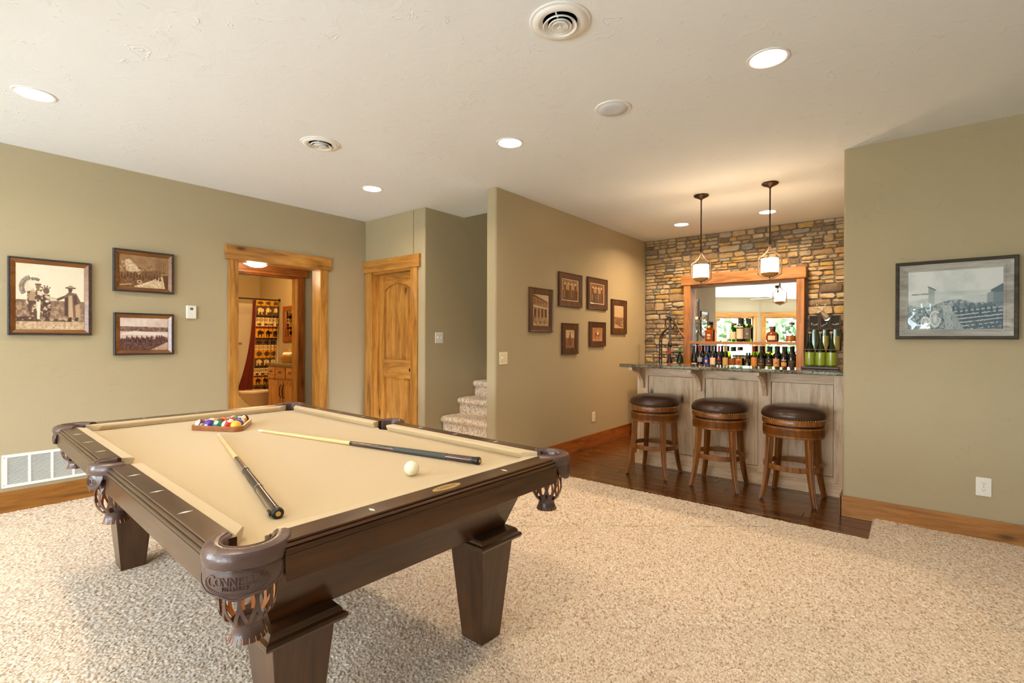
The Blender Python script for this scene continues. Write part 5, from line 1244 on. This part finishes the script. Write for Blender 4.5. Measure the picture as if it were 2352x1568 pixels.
# ------------------------------------------------------------------ bottles
def mcol(name, rgb, rough=.5, **k):
    if name in bpy.data.materials: return bpy.data.materials[name]
    return plain(name, lin(*rgb), rough, **k)
BORD = [(0, .0), (.034, .0), (.0365, .008), (.0365, .188), (.034, .204), (.022, .224), (.0150, .236), (.0142, .290), (.0160, .292), (.0160, .305), (0, .305)]
BURG = [(0, .0), (.036, .0), (.039, .008), (.039, .125), (.036, .150), (.026, .190), (.0165, .225), (.0145, .250), (.0145, .292), (.0160, .294), (.0160, .302), (0, .302)]
def bottle(label, loc, prof, glass, cap=None, labs=(), sc=1.0, hs=1.0, flat=1.0, group='bottles on the back counter', liq=None, name='wine_bottle', cat='bottle', rot=R(192)):
    t = thing(name, label, cat, loc, rot, group)
    pr = [(r_ * sc, z * hs) for r_, z in prof]
    def fl(o):
        if flat != 1.0: o.scale = (flat, 1, 1)
        return o
    fl(MB().lathe(pr, (0, 0, 0), 28).build('glass_body', glass, t, smooth=35))
    def rad(z): return float(np.interp(z, [q[1] for q in pr[1:-1]], [q[0] for q in pr[1:-1]]))
    if liq:
        zz = [z for z in np.linspace(.004, liq[1], 10)]; fl(MB().lathe([(max(rad(z) - .003, .002), z) for z in zz] + [(0, liq[1])], (0, 0, 0), 24).build('liquid', liq[0], t, smooth=35))
    if cap:
        mt, z0, z1, ex_ = cap; z0 *= hs; z1 *= hs
        fl(MB().lathe([(rad(z0 + (z1 - z0) * k / 6) + ex_, z0 + (z1 - z0) * k / 6) for k in range(7)] + [(0, z1 + .0005)], (0, 0, 0), 20).build('capsule', mt, t, smooth=35))
    for (mt, z0, z1, ha) in labs:
        b_ = MB(); n = 28; vs_ = []
        for k in range(n + 1):
            a = -R(ha) + 2 * R(ha) * k / n
            for j in range(7): z = z0 + (z1 - z0) * j / 6; r_ = rad(z) + .0008; vs_.append((r_ * math.cos(a), r_ * math.sin(a), z))
        fl(b_.add(vs_, [(7 * k + j, 7 * k + 7 + j, 7 * k + 8 + j, 7 * k + 1 + j) for k in range(n) for j in range(6)]).build('paper_label', mt, t, smooth=60))
    return t
cream, tan_, silv = mcol('label_cream', (228, 202, 170)), mcol('label_tan', (206, 160, 108)), mcol('label_silver', (150, 150, 152), .3)
red_, blue_, blk, dgr = mcol('foil_red', (186, 34, 34), .35), mcol('foil_blue', (44, 52, 158), .35), mcol('foil_black', (22, 22, 22), .3), mcol('foil_dark_green', (28, 52, 30), .35)
brown_, orng, dkl = mcol('label_brown', (140, 76, 44)), mcol('label_orange', (206, 132, 64)), mcol('label_charcoal', (62, 56, 50))
XBT, ZB, ZSH = 6.70, .9205, 1.2815
D, DG = M['darkglass'], M['darkgreen']
LOW = [
 ('dark sloping wine bottle with a low cream label, first at the left', 2.273, BURG, D, (blk, .245, .3025, .0006), [(cream, .02, .075, 75)], .93),
 ('dark wine bottle with red capsule and silver label', 2.197, BORD, D, (red_, .235, .3055, .0006), [(silv, .09, .15, 60), (cream, .03, .05, 65)], .98),
 ('blue capped wine bottle with a royal blue label', 2.113, BORD, D, (blue_, .235, .3055, .0006), [(blue_, .035, .15, 70), (mcol('label_gold', (216, 190, 70)), .085, .12, 22)], 1),
 ('dark wine bottle with black capsule and square beige label', 2.031, BORD, D, (blk, .235, .3055, .0006), [(cream, .045, .15, 68)], 1),
 ('red capped dark wine bottle with red and silver crest', 1.951, BORD, D, (red_, .235, .3055, .0006), [(mcol('label_black', (30, 28, 28)), .05, .15, 60), (red_, .12, .145, 28), (silv, .085, .092, 55)], .98),
 ('olive glass wine bottle with tan capsule and tan label', 1.872, BORD, M['oliveglass'], (tan_, .235, .3055, .0006), [(tan_, .04, .155, 70)], .98),
 ('clear whiskey bottle with dark green cap and brown label', 1.790, BURG, M['clearglass'], (dgr, .235, .2955, .003), [(brown_, .02, .145, 85)], .98),
 ('clear whiskey bottle with brown cap and orange label', 1.709, BURG, M['clearglass'], (mcol('cap_brown', (150, 96, 56)), .245, .2955, .003), [(orng, .02, .145, 85), (brown_, .07, .12, 30)], .98),
 ('short dark bottle with a silver diamond label', 1.612, BURG, DG, (blk, .20, .3025, .0006), [], .82),
 ('lime green glass bottle with red capsule and orange label', 1.530, BORD, M['limeglass'], (mcol('foil_dark_red', (130, 36, 32), .35), .235, .3055, .0008), [(orng, .03, .165, 75)], 1.02),
 ('dark olive wine bottle with charcoal label, left of its twin', 1.449, BORD, M['oliveglass'], (blk, .235, .3055, .0006), [(dkl, .02, .155, 80), (tan_, .083, .088, 70), (silv, .12, .13, 10)], 1),
 ('dark olive wine bottle with charcoal label, right of its twin', 1.364, BORD, M['oliveglass'], (blk, .235, .3055, .0006), [(dkl, .02, .155, 80), (tan_, .080, .085, 60), (cream, .12, .13, 10)], 1),
 ('dark wine bottle with a tall tan label and small red crest', 1.281, BORD, D, (blk, .235, .3055, .0006), [(tan_, .02, .155, 75), (red_, .098, .112, 20)], 1),
 ('dark wine bottle with a colourful yellow and red picture label', 1.199, BORD, D, (blk, .235, .3055, .0006), [(mcol('label_yellow', (216, 164, 56)), .07, .115, 50), (mcol('label_crimson', (178, 38, 66)), .045, .07, 50), (mcol('label_sky', (66, 92, 170)), .115, .132, 30), (cream, .135, .145, 45)], 1),
 ('black labelled dark wine bottle beside the right mirror casing', 1.119, BORD, D, (blk, .235, .3055, .0006), [(dkl, .05, .14, 65), (tan_, .112, .120, 65)], 1)]
for (lab, y, pf, gl, cp, lb, sc) in LOW:
    b = bottle(lab, (XBT - .005, y, ZB), pf, gl, cp, lb, sc, .74 if 'diamond' in lab else 1.0, group='bottles on the back counter')
    if 'diamond' in lab:
        MB().add([(.0335, 0, .04), (.029, .017, .072), (.0335, 0, .104), (.029, -.017, .072)], [(0, 1, 2), (0, 2, 3)]).build('paper_label', silv, b, smooth=0)
G = 'bottles on the mirror shelf'
CYL = [(0, 0), (.040, 0), (.043, .006), (.043, .19), (.040, .205), (.026, .222), (.0245, .235), (.0235, .33), (.0, .33)]
bottle('tall clear tequila style bottle at the left end of the mirror shelf', (XBT, 2.243, ZSH), CYL, M['clearglass'], (mcol('glass_stopper', (226, 226, 214), .2), .295, .33, .001), [(mcol('strap_navy', (36, 40, 56)), .238, .244, 180)], .82, 1.0, group=G, name='liquor_bottle')
SQ = [(0, 0), (.045, 0), (.048, .006), (.048, .135), (.044, .158), (.024, .180), (.017, .188), (.0165, .215), (.020, .216), (.020, .263), (0, .263)]
bottle('amber whiskey bottle with black stopper on the mirror shelf', (XBT, 2.083, ZSH), SQ, M['amberglass'], (blk, .216, .263, .0006), [(mcol('label_black', (30, 28, 28)), .02, .112, 32), (mcol('label_gold2', (206, 180, 110)), .03, .06, 28), (cream, .068, .10, 28), (mcol('neck_gold', (226, 190, 70)), .188, .21, 90)], .96, 1.0, .7, G, (M['amberliq'], .15), 'liquor_bottle')
bottle('green bottle with short brown cork and cream label, first of three on the shelf', (XBT, 1.785, ZSH), BORD, M['greenglass'], (mcol('cap_brown', (150, 96, 56)), .275, .3055, .003), [(cream, .03, .125, 75)], 1.06, .78, 1, G, None, 'liquor_bottle')
bottle('tallest dark green bottle with cream label, second of three on the shelf', (XBT, 1.700, ZSH), BORD, DG, (blk, .235, .3055, .0012), [(cream, .035, .165, 75), (cream, .178, .195, 65)], 1.1, .985, 1, G, None, 'liquor_bottle')
bottle('olive bottle with grey label, third of three on the shelf', (XBT, 1.612, ZSH), BORD, M['oliveglass'], (blk, .235, .3055, .0012), [(mcol('label_grey', (104, 96, 86)), .035, .175, 75), (silv, .09, .11, 20), (cream, .045, .05, 75)], 1.1, .96, 1, G, None, 'liquor_bottle')
SQUAT = [(0, 0), (.050, 0), (.058, .012), (.060, .055), (.057, .095), (.040, .115), (.020, .124), (.0185, .15), (.022, .152), (.022, .188), (0, .188)]
bottle('squat bourbon bottle with broad beige label on the mirror shelf', (XBT, 1.335, ZSH), SQUAT, M['brownliq'], (mcol('stopper_wood', (110, 76, 50)), .152, .188, .0008), [(cream, .022, .075, 42)], 1, 1, .6, G, None, 'liquor_bottle')
FLASK = [(0, 0), (.050, 0), (.054, .006), (.054, .135), (.045, .165), (.022, .185), (.017, .19), (.017, .205), (.020, .206), (.020, .235), (0, .235)]
bottle('clear flask half full of amber liquor at the right end of the shelf', (XBT, 1.127, ZSH), FLASK, M['clearglass'], (mcol('cap_olive', (96, 84, 60)), .206, .235, .0008), [], 1, 1, .62, G, (M['amberliq'], .078), 'liquor_bottle')
BULB = [(0, 0), (.036, 0), (.045, .012), (.046, .04), (.040, .085), (.026, .135), (.0175, .185), (.0145, .215), (.0145, .275), (.0165, .276), (.0165, .284), (0, .284)]
bottle('dark flared bottle with red neck on the back counter beside the corkscrew', (6.40, 2.498, ZB), BULB, M['purpleglass'], (red_, .20, .255, .0006), [], 1, 1, 1, None)
bottle('green glass bottle on the back counter beside the mirror frame', (6.40, 2.357, ZB), BURG, M['greenglass'], (mcol('green_lip', (60, 120, 60), .2), .25, .302, .0006), [], 1.05, .90, 1, None)

# wine caddy with three green bottles on the bar
cd = thing('bottle_caddy', 'dark wooden caddy with a metal band holding three green bottles', 'bottle caddy', (4.85, .594, 1.0602))
bx('tray', M['darkwood'], cd, -.05, .05, -.135, .135, 0, .022, .004)
for sg in (-1, 1): MB().tube([(0, sg * .118, .02), (0, sg * .124, .165)], .003, 8).build('post', M['bronze'], cd)
for xx in (-.043, .043): MB().tube([(0, -.124, .162), (xx, -.115, .163), (xx, .115, .163), (0, .124, .162)], .0025, 8).build('band', M['bronze'], cd)
for i, (y, nm) in enumerate(((.671, 'left'), (.594, 'middle'), (.517, 'right'))):
    b = bottle('corked green bottle with lime lower half, %s one in the bar caddy' % nm, (4.85, y, 1.0825), BURG, M['greenglass'], None, [(M['greenfill'], .004, .118, 180)], .93, .915, 1, 'corked bottles in the caddy')
    MB().lathe([(.0115, .268), (.0125, .292), (0, .293)], (0, 0, 0), 16).build('cork', M['cork'], b, smooth=40)

# cork display with three chalk labels, on the stone wall
ck = thing('cork_display', 'glass cork holder with three hand lettered chalkboard tags', 'wall display', (6.70, .785, 0))
yb = [(.047, .151), (-.054, .042), (-.160, -.060)]
words = {
 'P': (.8, [[(.25, .0), (.3, .5), (.38, 1.0)], [(.12, .72), (.3, .98), (.6, 1.0), (.66, .78), (.45, .55), (.32, .55)]]), 'i': (.35, [[(.0, .2), (.15, .42), (.14, .1), (.3, .08)], [(.18, .58), (.19, .62)]]), 'n': (.6, [[(.0, .1), (.08, .4), (.08, .05), (.3, .42), (.4, .35), (.42, .08), (.6, .1)]]),
 'o': (.5, [[(.3, .4), (.1, .3), (.12, .08), (.3, .05), (.42, .25), (.3, .4), (.5, .36)]]), 't': (.45, [[(.22, .85), (.15, .12), (.35, .08)], [(.0, .58), (.42, .62)]]), 'C': (.7, [[(.62, .9), (.4, 1.0), (.12, .75), (.1, .3), (.3, .02), (.65, .12)]]), 'a': (.55, [[(.4, .38), (.15, .35), (.08, .12), (.3, .06), (.42, .38), (.42, .1), (.55, .1)]]),
 'b': (.5, [[(.0, .1), (.25, .95), (.12, .9), (.12, .1), (.35, .1), (.38, .32), (.15, .36)]]), 'e': (.45, [[(.0, .15), (.3, .3), (.2, .42), (.08, .2), (.2, .04), (.42, .12)]]), 'r': (.4, [[(.0, .1), (.12, .45), (.28, .38), (.22, .1), (.4, .1)]]), 'M': (1.0, [[(.05, .0), (.2, .95), (.4, .25), (.62, .95), (.75, .05), (.9, .1)]]), 'l': (.35, [[(.0, .1), (.25, .95), (.12, .9), (.14, .08), (.32, .1)]])}
chalk = mcol('white_chalk', (236, 236, 232), .9)
for (a, c), wd, sl_, sz in zip(yb, ('Pinot', 'Cabernet', 'Merlot'), (0, .62, .12), (.027, .0175, .0215)):
    bd = bx('chalkboard', mcol('slate_black', (26, 24, 24), .7), ck, -.006, .004, a, c, 1.424, 1.588, .001)
    for q in ((a, c, 1.578, 1.590), (a, c, 1.422, 1.434), (a, a + .011, 1.434, 1.578), (c - .011, c, 1.434, 1.578)): bx('wood_edge', M['barndark'], bd, -.012, .006, *q, .001)
    x_, mb = 0, MB()
    tot = sum(words[ch][0] for ch in wd) * sz
    y0_, z0_ = (a + c) / 2 + tot / 2 * math.cos(sl_), 1.482 - tot / 2 * math.sin(sl_) - sz * .2
    for ch in wd:
        w_, st_ = words[ch]
        for pl_ in st_:
            pts = [((x_ + q[0]) * sz, q[1] * sz) for q in pl_]; P3 = []
            for (u, v) in pts: P3.append((-.0068, y0_ - (u * math.cos(sl_) - v * math.sin(sl_)), z0_ + u * math.sin(sl_) + v * math.cos(sl_)))
            mb.tube(P3, .0014, 5)
        x_ += w_
    mb.build('chalk_lettering', chalk, bd, smooth=60)
bx('back_board', M['barndark'], ck, .004, .03, -.165, .155, 1.185, 1.424, .002)
bx('bottom_ledge', M['barndark'], ck, -.10, .03, -.165, .155, 1.178, 1.190, .002)
for (a, c), top in zip(yb, (1.20, 1.352, 1.35)):
    r_ = (c - a) / 2 - .002; cc_ = (-.05, (a + c) / 2, 0)
    MB().lathe([(r_, 1.191), (r_, 1.422), (r_ - .002, 1.422), (r_ - .002, 1.193)], cc_, 28, cap=False).build('glass_tube', M['clearglass'], ck, smooth=60)
    if top > 1.3: o = MB().lathe([(0, 1.192), (r_ - .004, 1.192), (r_ - .004, top), (0, top)], cc_, 24).build('corks', M['candle'], ck, smooth=40); o['kind'] = 'stuff'; o['label'] = 'tan wine corks'
# silver stag head ornament
dh = thing('stag_ornament', 'small silver stag head with antlers above the chalk tags', 'ornament', (6.655, .79, 1.595))
me = bpy.data.meshes.new('stag_bust'); vv = [(.03, -.035, -.045), (.015, -.02, -.02), (.0, -.002, .005), (-.012, .012, .028), (-.02, .022, .040), (-.03, .036, .034), (-.040, .050, .022), (-.045, .057, .016), (-.008, .0, .046), (-.004, -.008, .056), (-.022, .010, .050), (-.02, .004, .06)]
me.from_pydata(vv, [(0, 1), (1, 2), (2, 3), (3, 4), (4, 5), (5, 6), (6, 7), (4, 8), (8, 9), (4, 10), (10, 11)], []); me.materials.append(M['silver'])
so = bpy.data.objects.new('stag_bust', me); COL.objects.link(so); so.parent = dh; md = so.modifiers.new('skin', 'SKIN'); md.use_smooth_shade = True; sd = so.modifiers.new('sub', 'SUBSURF'); sd.levels = 1; sd.render_levels = 2
for i, r_ in enumerate([.042, .037, .029, .022, .019, .015, .011, .009, .007, .003, .007, .003]): me.skin_vertices[0].data[i].radius = (r_, r_)
me.skin_vertices[0].data[0].use_root = True
for sg in (-1, 1):
    base = Vector((-.014 + sg * .006, .016 - sg * .008, .055)); dirs = Vector((.0 + .010 * sg, -.030 * sg + .004, .045))
    mb = MB(); p1 = base + dirs * .5 + Vector((0, -.012 * sg, 0)); p2 = base + dirs * 1.1; p3 = base + dirs * 1.5 + Vector((0, .008 * sg, .012))
    mb.tube([base, p1, p2, p3], [.004, .0035, .003, .001], 6)
    for (q, e) in ((p1, Vector((-.006, .012 * sg, .028))), (p2, Vector((-.004, .016 * sg, .022))), (p1 * .6 + base * .4, Vector((-.018, .004, .016)))): mb.tube([q, q + e * .6, q + e], [.003, .0022, .0008], 5)
    mb.build('antler', M['silver'], dh, smooth=60)
MB().lathe([(.03, 0), (.028, .006), (.0, .008)], (0, 0, 0), 24, 'x').build('mount_disc', M['silver'], dh).location = (.03, -.03, -.04)

# antique cast iron corkscrew standing on the back counter
cs_ = thing('bar_corkscrew', 'antique cast iron lever corkscrew with wooden handle on the back counter', 'corkscrew', (6.40, 2.62, ZB))
# local: +x toward the wall, screw hangs on the right (-y)
MB().lathe([(.05, 0), (.05, .012), (.02, .03), (.018, .04)], (0, 0, 0), 20).build('foot', M['oldiron'], cs_, smooth=40)
col_ = [(0, 0, .03), (0, 0, .36), (0, -.008, .42), (0, -.030, .47), (0, -.065, .51), (0, -.10, .53)]
for off in (-.014, .014):
    MB().tube([(p[0], p[1] + off * (1 if i < 2 else .8), p[2] + (off * -.3 if i > 2 else 0)) for i, p in enumerate(col_)], .0085, 8).build('column_strut', M['oldiron'], cs_, smooth=50)
for k in range(6): bx('rung', M['oldiron'], cs_, -.005, .005, -.016, .016, .06 + k * .058, .082 + k * .058, .002)
sy = -.128
MB().lathe([(.0135, .30), (.0135, .74), (.010, .75), (0, .75)], (0, sy, 0), 16).build('spindle', mcol('grey_iron', (92, 96, 104), .35, metal=.7), cs_, smooth=40)
MB().lathe([(.020, .285), (.028, .295), (.028, .335), (.018, .35), (.014, .36)], (0, sy, 0), 18).build('collar', M['oldiron'], cs_, smooth=40)
MB().tube([(.0, sy + .062 * math.cos(2 * PI * k / 28), .60 + .085 * math.sin(2 * PI * k / 28)) for k in range(29)], .0075, 8, cap=False).build('gear_hoop', M['oldiron'], cs_, smooth=60)
MB().tube([(-.02, sy + .05, .70), (-.02, sy - .02, .675), (-.02, sy - .06, .62), (-.02, sy - .095, .56), (-.02, sy - .115, .52)], [.010, .011, .011, .009, .007], 8).build('lever', M['oldiron'], cs_, smooth=60)
MB().tube([(-.02, sy - .113, .525), (-.02, sy - .15, .475), (-.02, sy - .19, .425), (-.02, sy - .205, .405)], [.009, .015, .015, .010], 10).build('wooden_handle', plain('handle_wood', lin(140, 76, 32), .35), cs_, smooth=60)
MB().tube([(-.02, sy, .31), (-.02, sy - .06, .312), (-.02, sy - .10, .318), (-.02, sy - .135, .315)], [.008, .008, .013, .007], 8).build('clamp_lever', M['oldiron'], cs_, smooth=60)
for k in range(6): a = 2 * PI * k / 6; MB().tube([(0, sy, .60), (0, sy + .06 * math.cos(a), .60 + .08 * math.sin(a))], .0045, 6).build('spoke', M['oldiron'], cs_)

# ------------------------------------------------------------------ hall lamp and bathroom things
t = thing('hall_dome_light', 'glowing frosted dome light on the hallway ceiling', 'ceiling light', (2.49, 5.72, 2.36))
MB().lathe([(.13, 0), (.135, -.02), (.12, -.03)], (0, 0, 0), 28).build('base_ring', M['iron'], t); MB().lathe([(.17, -.155), (.165, -.18), (.13, -.22), (.07, -.25), (0, -.262)], (0, 0, 0), 32).build('glass_dome', M['dome'], t, smooth=60)
MB().lathe([(.012, -.03), (.012, -.16)], (0, 0, 0), 12).build('stem', M['iron'], t)
ld = bpy.data.lights.new('dome_bulb', 'POINT'); ld.energy = DOME_W * .10; ld.color = WARM; ld.shadow_soft_size = .1
lo = bpy.data.objects.new('dome_bulb', ld); COL.objects.link(lo); lo.parent = t; lo.location = (.0, -.0, -.33)
t = thing('bath_ceiling_light', 'bathroom ceiling light out of sight above the doorway', 'ceiling light', (3.3, 7.7, 2.5))
MB().lathe([(.15, 0), (.15, -.03), (.10, -.08), (0, -.09)], (0, 0, 0), 28).build('glass_dome', M['dome'], t, smooth=60)
ld = bpy.data.lights.new('bath_bulb', 'POINT'); ld.energy = DOME_W; ld.color = WARM2; ld.shadow_soft_size = .12
lo = bpy.data.objects.new('bath_bulb', ld); COL.objects.link(lo); lo.parent = t; lo.location = (0, 0, -.2)
tb = thing('bathtub', 'cream tub with tall surround behind the patterned curtain', 'bathtub', (0, 0, 0))
bx('apron', M['tub'], tb, 2.0, XBW - .01, 9.10, 9.16, .03, .40, .01); bx('surround', M['tub'], tb, 2.0, XBW - .002, YB - .03, YB - .002, .38, 1.975, .01); bx('side_surround', M['tub'], tb, XBW - .03, XBW - .002, 9.10, YB - .03, .38, 1.975, .01); bx('basin', M['tub'], tb, 2.0, XBW - .03, 9.16, YB - .03, .03, .12); bx('ledge', M['tub'], tb, 3.2, 4.0, YB - .10, YB - .03, 1.22, 1.25, .01)
rd = thing('curtain_rod', 'bronze shower curtain rod across the tub', 'curtain rod', (0, 0, 0))
MB().tube([(2.0, 9.06, 2.005), (XBW - .01, 9.06, 2.005)], .012, 10).build('rod', M['iron'], rd, smooth=60); MB().lathe([(.03, -.02), (.03, 0)], (XBW, 9.06, 2.005), 14, 'x').build('flange', M['iron'], rd)
for k in range(9): MB().tube([(3.93 + k * .045, 9.06 + .022 * math.cos(2 * PI * j / 12), 1.995 + .022 * math.sin(2 * PI * j / 12)) for j in range(13)], .003, 5, cap=False).build('ring', M['iron'], rd)
# curtain cloth: woven bands of lodge motifs, gathered to the right
cw, chh = 96, 200; cp = Pic(cw, chh); base = np.zeros((chh, cw, 3)); GLD, BRN, CRM, DKB, RST = [np.array(lin(*c)[:3]) for c in ((206, 146, 36), (92, 68, 36), (226, 196, 130), (48, 26, 18), (104, 34, 14))]
yv = np.arange(chh) / chh; bands = [(0, .06, GLD), (.06, .17, BRN), (.17, .19, DKB), (.19, .24, CRM), (.24, .29, CRM), (.29, .31, RST), (.31, .41, GLD), (.41, .43, DKB), (.43, .49, BRN), (.49, .54, CRM), (.54, .63, GLD), (.63, .72, BRN), (.72, .74, DKB), (.74, .79, CRM), (.79, .82, CRM), (.82, .84, RST), (.84, .92, GLD), (.92, 1.0, BRN)]
for (a, c, col) in bands: base[int(a * chh):int(c * chh)] = col
X2, Y2 = cp.x, cp.y
def motif(m, col): base[m] = col
for (yc, hh, col, per, kind) in ((.03, .018, BRN, .33, 'e'), (.115, .04, CRM, .33, 'b'), (.215, .02, DKB, .10, 'd'), (.265, .013, BRN, .28, 'e'), (.36, .038, DKB, .36, 'b'), (.46, .018, DKB, .33, 'e'), (.515, .02, RST, .10, 'd'), (.585, .028, BRN, .36, 'e'), (.675, .035, CRM, .36, 'b'), (.765, .02, DKB, .10, 'd'), (.805, .011, DKB, .28, 'e'), (.88, .034, DKB, .36, 'b'), (.96, .02, DKB, .33, 'e')):
    u = ((X2 / per) % 1.0) - .5
    if kind == 'd': motif((np.abs(np.abs(u) * 2 + np.abs(Y2 - yc) / hh - .8) < .22), col)
    elif kind == 'e': motif(((u / .34) ** 2 + ((Y2 - yc) / hh) ** 2 < 1), col)
    else: motif((((u / .30) ** 2 + ((Y2 - yc + hh * .2) / (hh * .62)) ** 2 < 1) | ((np.abs(np.abs(u) - .2) < .06) & (Y2 > yc - hh * .2) & (Y2 < yc + hh)) | (((u - .33) / .10) ** 2 + ((Y2 - yc + hh * .1) / (hh * .4)) ** 2 < 1)), col)
P_ = np.zeros((chh, cw, 3))
uu = np.linspace(0, 1, cw)[None]; vv_ = np.linspace(0, 1, chh)[:, None]
xl = 3.925 - .06 * vv_ ** 1.5; xr = 4.34 - .12 * np.clip(vv_ * 1.25, 0, 1) ** 1.3
fold = np.where(uu > .5, 1.0, .25)
P_[..., 0] = xl + (xr - xl) * (uu ** .92); P_[..., 1] = 9.03 + fold * .028 * np.sin(uu * 34 + vv_ * 1.5) - .02 * vv_; P_[..., 2] = 1.985 - vv_ * 1.63
cur = thing('shower_curtain', 'lodge patterned shower curtain with bears in gold and brown bands', 'shower curtain', (0, 0, 0))
M['curtain'] = carpet_mat('curtain_cloth', True)
o = grid_obj('curtain_cloth', P_, base, M['curtain'], cur)
# rust lining swept aside at the left
lv = np.linspace(0, 1, 40)[:, None]; lu = np.linspace(0, 1, 12)[None]; PL = np.zeros((40, 12, 3)); PL[..., 0] = (3.925 - .06 * lv ** 1.5) - (.05 + .20 * lv ** 2.4) * (1 - lu) ; PL[..., 1] = 9.05 + .02 * np.sin(lu * 12); PL[..., 2] = 1.985 - lv * 1.58
grid_obj('lining', PL, np.broadcast_to(RST, (40, 12, 3)), M['curtain'], cur)
# vanity
va = thing('vanity_cabinet', 'alder bathroom vanity with drawers and green stone top', 'vanity', (0, 0, 0))
VX, V0, V1 = 3.64, 6.40, 7.93
bx('body', M['alder_z'], va, VX, XBW - .002, V0, V1, .03, .885, .003); bx('stone_top', plain('green_slate', lin(104, 98, 62), .3), va, VX - .03, XBW - .002, V0, V1 + .03, .886, .918, .004)
for i, (a, c) in enumerate(((7.70, 7.91), (7.36, 7.67), (7.08, 7.33), (6.5, 7.05))):
    d = bx('drawer', M['alder_y'], va, VX - .02, VX, a, c, .69, .86, .004); MB().tube([(VX - .022, (a + c) / 2 + .035 * math.cos(PI * k / 8), .775 + .022 * math.sin(PI * k / 8)) for k in range(9)], .007, 8).build('cup_pull', M['iron'], d)
for (a, c, hy) in ((7.44, 7.90, 7.47), (6.96, 7.41, 7.38)):
    d = bx('door', M['alder_z'], va, VX - .02, VX, a, c, .08, .655, .004); bx('door_panel', M['alder_z'], d, VX - .023, VX - .019, a + .07, c - .07, .15, .585, .003); MB().tube([(VX - .022, hy, .60), (VX - .05, hy, .57), (VX - .055, hy, .50), (VX - .05, hy, .43), (VX - .022, hy, .40)], .007, 8).build('pull', M['iron'], d)
bk = thing('wicker_basket', 'wicker basket with a handle holding a rolled cream towel on the vanity', 'basket', (3.80, 7.62, .9185))
MB().lathe([(.0, 0), (.085, 0), (.105, .06), (.11, .10), (.10, .10), (.09, .03)], (0, 0, 0), 20).build('body', M['terracotta'], bk, smooth=40); MB().tube([(0, .10 * math.cos(PI * k / 12), .09 + .13 * math.sin(PI * k / 12)) for k in range(13)], .006, 8).build('handle', M['terracotta'], bk, smooth=60)
tw = tag(MB().tube([(3.80, 7.50, 1.045), (3.80, 7.51, 1.05), (3.80, 7.73, 1.05), (3.80, 7.74, 1.045)], [.02, .038, .038, .02], 14).build('rolled_towel', M['towel'], None, smooth=60), 'rolled cream towel lying in the wicker basket', 'towel')
dk = tag(MB().lathe([(.0, 0), (.05, 0), (.06, .06), (.055, .10), (.03, .12), (.028, .16), (.0, .16)], (3.86, 7.40, .9185), 18).build('soap_jar', mcol('dark_jar', (70, 48, 30), .3), None, smooth=40), 'dark jar standing behind the basket on the vanity', 'jar')
wm = thing('bath_mirror', 'dark red framed wall mirror above the toilet', 'mirror', (0, 0, 0))
for q in ((8.30, 8.89, 1.80, 1.885), (8.30, 8.89, 1.245, 1.33), (8.30, 8.385, 1.33, 1.80), (8.805, 8.89, 1.33, 1.80)): bx('frame_rail', M['redwood_z'], wm, XBW - .03, XBW - .002, *q, .004)
bx('mirror_glass', M['mirror'], wm, XBW - .012, XBW - .006, 8.38, 8.81, 1.33, 1.80)
# toilet facing the tub side of the room (bowl towards -x)
tl = thing('toilet', 'cream toilet with closed lid beyond the vanity', 'toilet', (3.64, 8.36, .03))
def oval(rx, ry, z, cx_=0, n=28): return [(cx_ + rx * math.cos(2 * PI * k / n) * (1.15 if math.cos(2 * PI * k / n) < 0 else .9), ry * math.sin(2 * PI * k / n), z) for k in range(n)]
def loft(rings): n = len(rings[0]); b_ = MB(); return b_.add([p for r_ in rings for p in r_], [(i * n + k, i * n + (k + 1) % n, (i + 1) * n + (k + 1) % n, (i + 1) * n + k) for i in range(len(rings) - 1) for k in range(n)] + [tuple(range(n)), tuple((len(rings) - 1) * n + k for k in range(n))])
loft([oval(.13, .10, 0, .08), oval(.12, .09, .06, .08), oval(.13, .11, .16, .06), oval(.19, .16, .27, .02), oval(.225, .19, .34, 0), oval(.23, .195, .385, 0)]).build('bowl', M['porcelain'], tl, smooth=60)
loft([oval(.232, .198, .386, 0), oval(.236, .200, .392, 0), oval(.236, .200, .402, 0), oval(.232, .197, .408, 0)]).build('seat', M['porcelain'], tl, smooth=50)
loft([oval(.230, .196, .409, 0), oval(.232, .198, .416, 0), oval(.224, .19, .426, 0), oval(.15, .12, .432, 0)]).build('lid', M['porcelain'], tl, smooth=50)
bx('tank', M['porcelain'], tl, .46, .69, -.22, .22, .34, .74, .03, seg=3); bx('tank_lid', M['porcelain'], tl, .45, .695, -.23, .23, .74, .775, .012, seg=2); bx('pedestal', M['porcelain'], tl, .1, .6, -.09, .09, .0, .345, .03, seg=3)
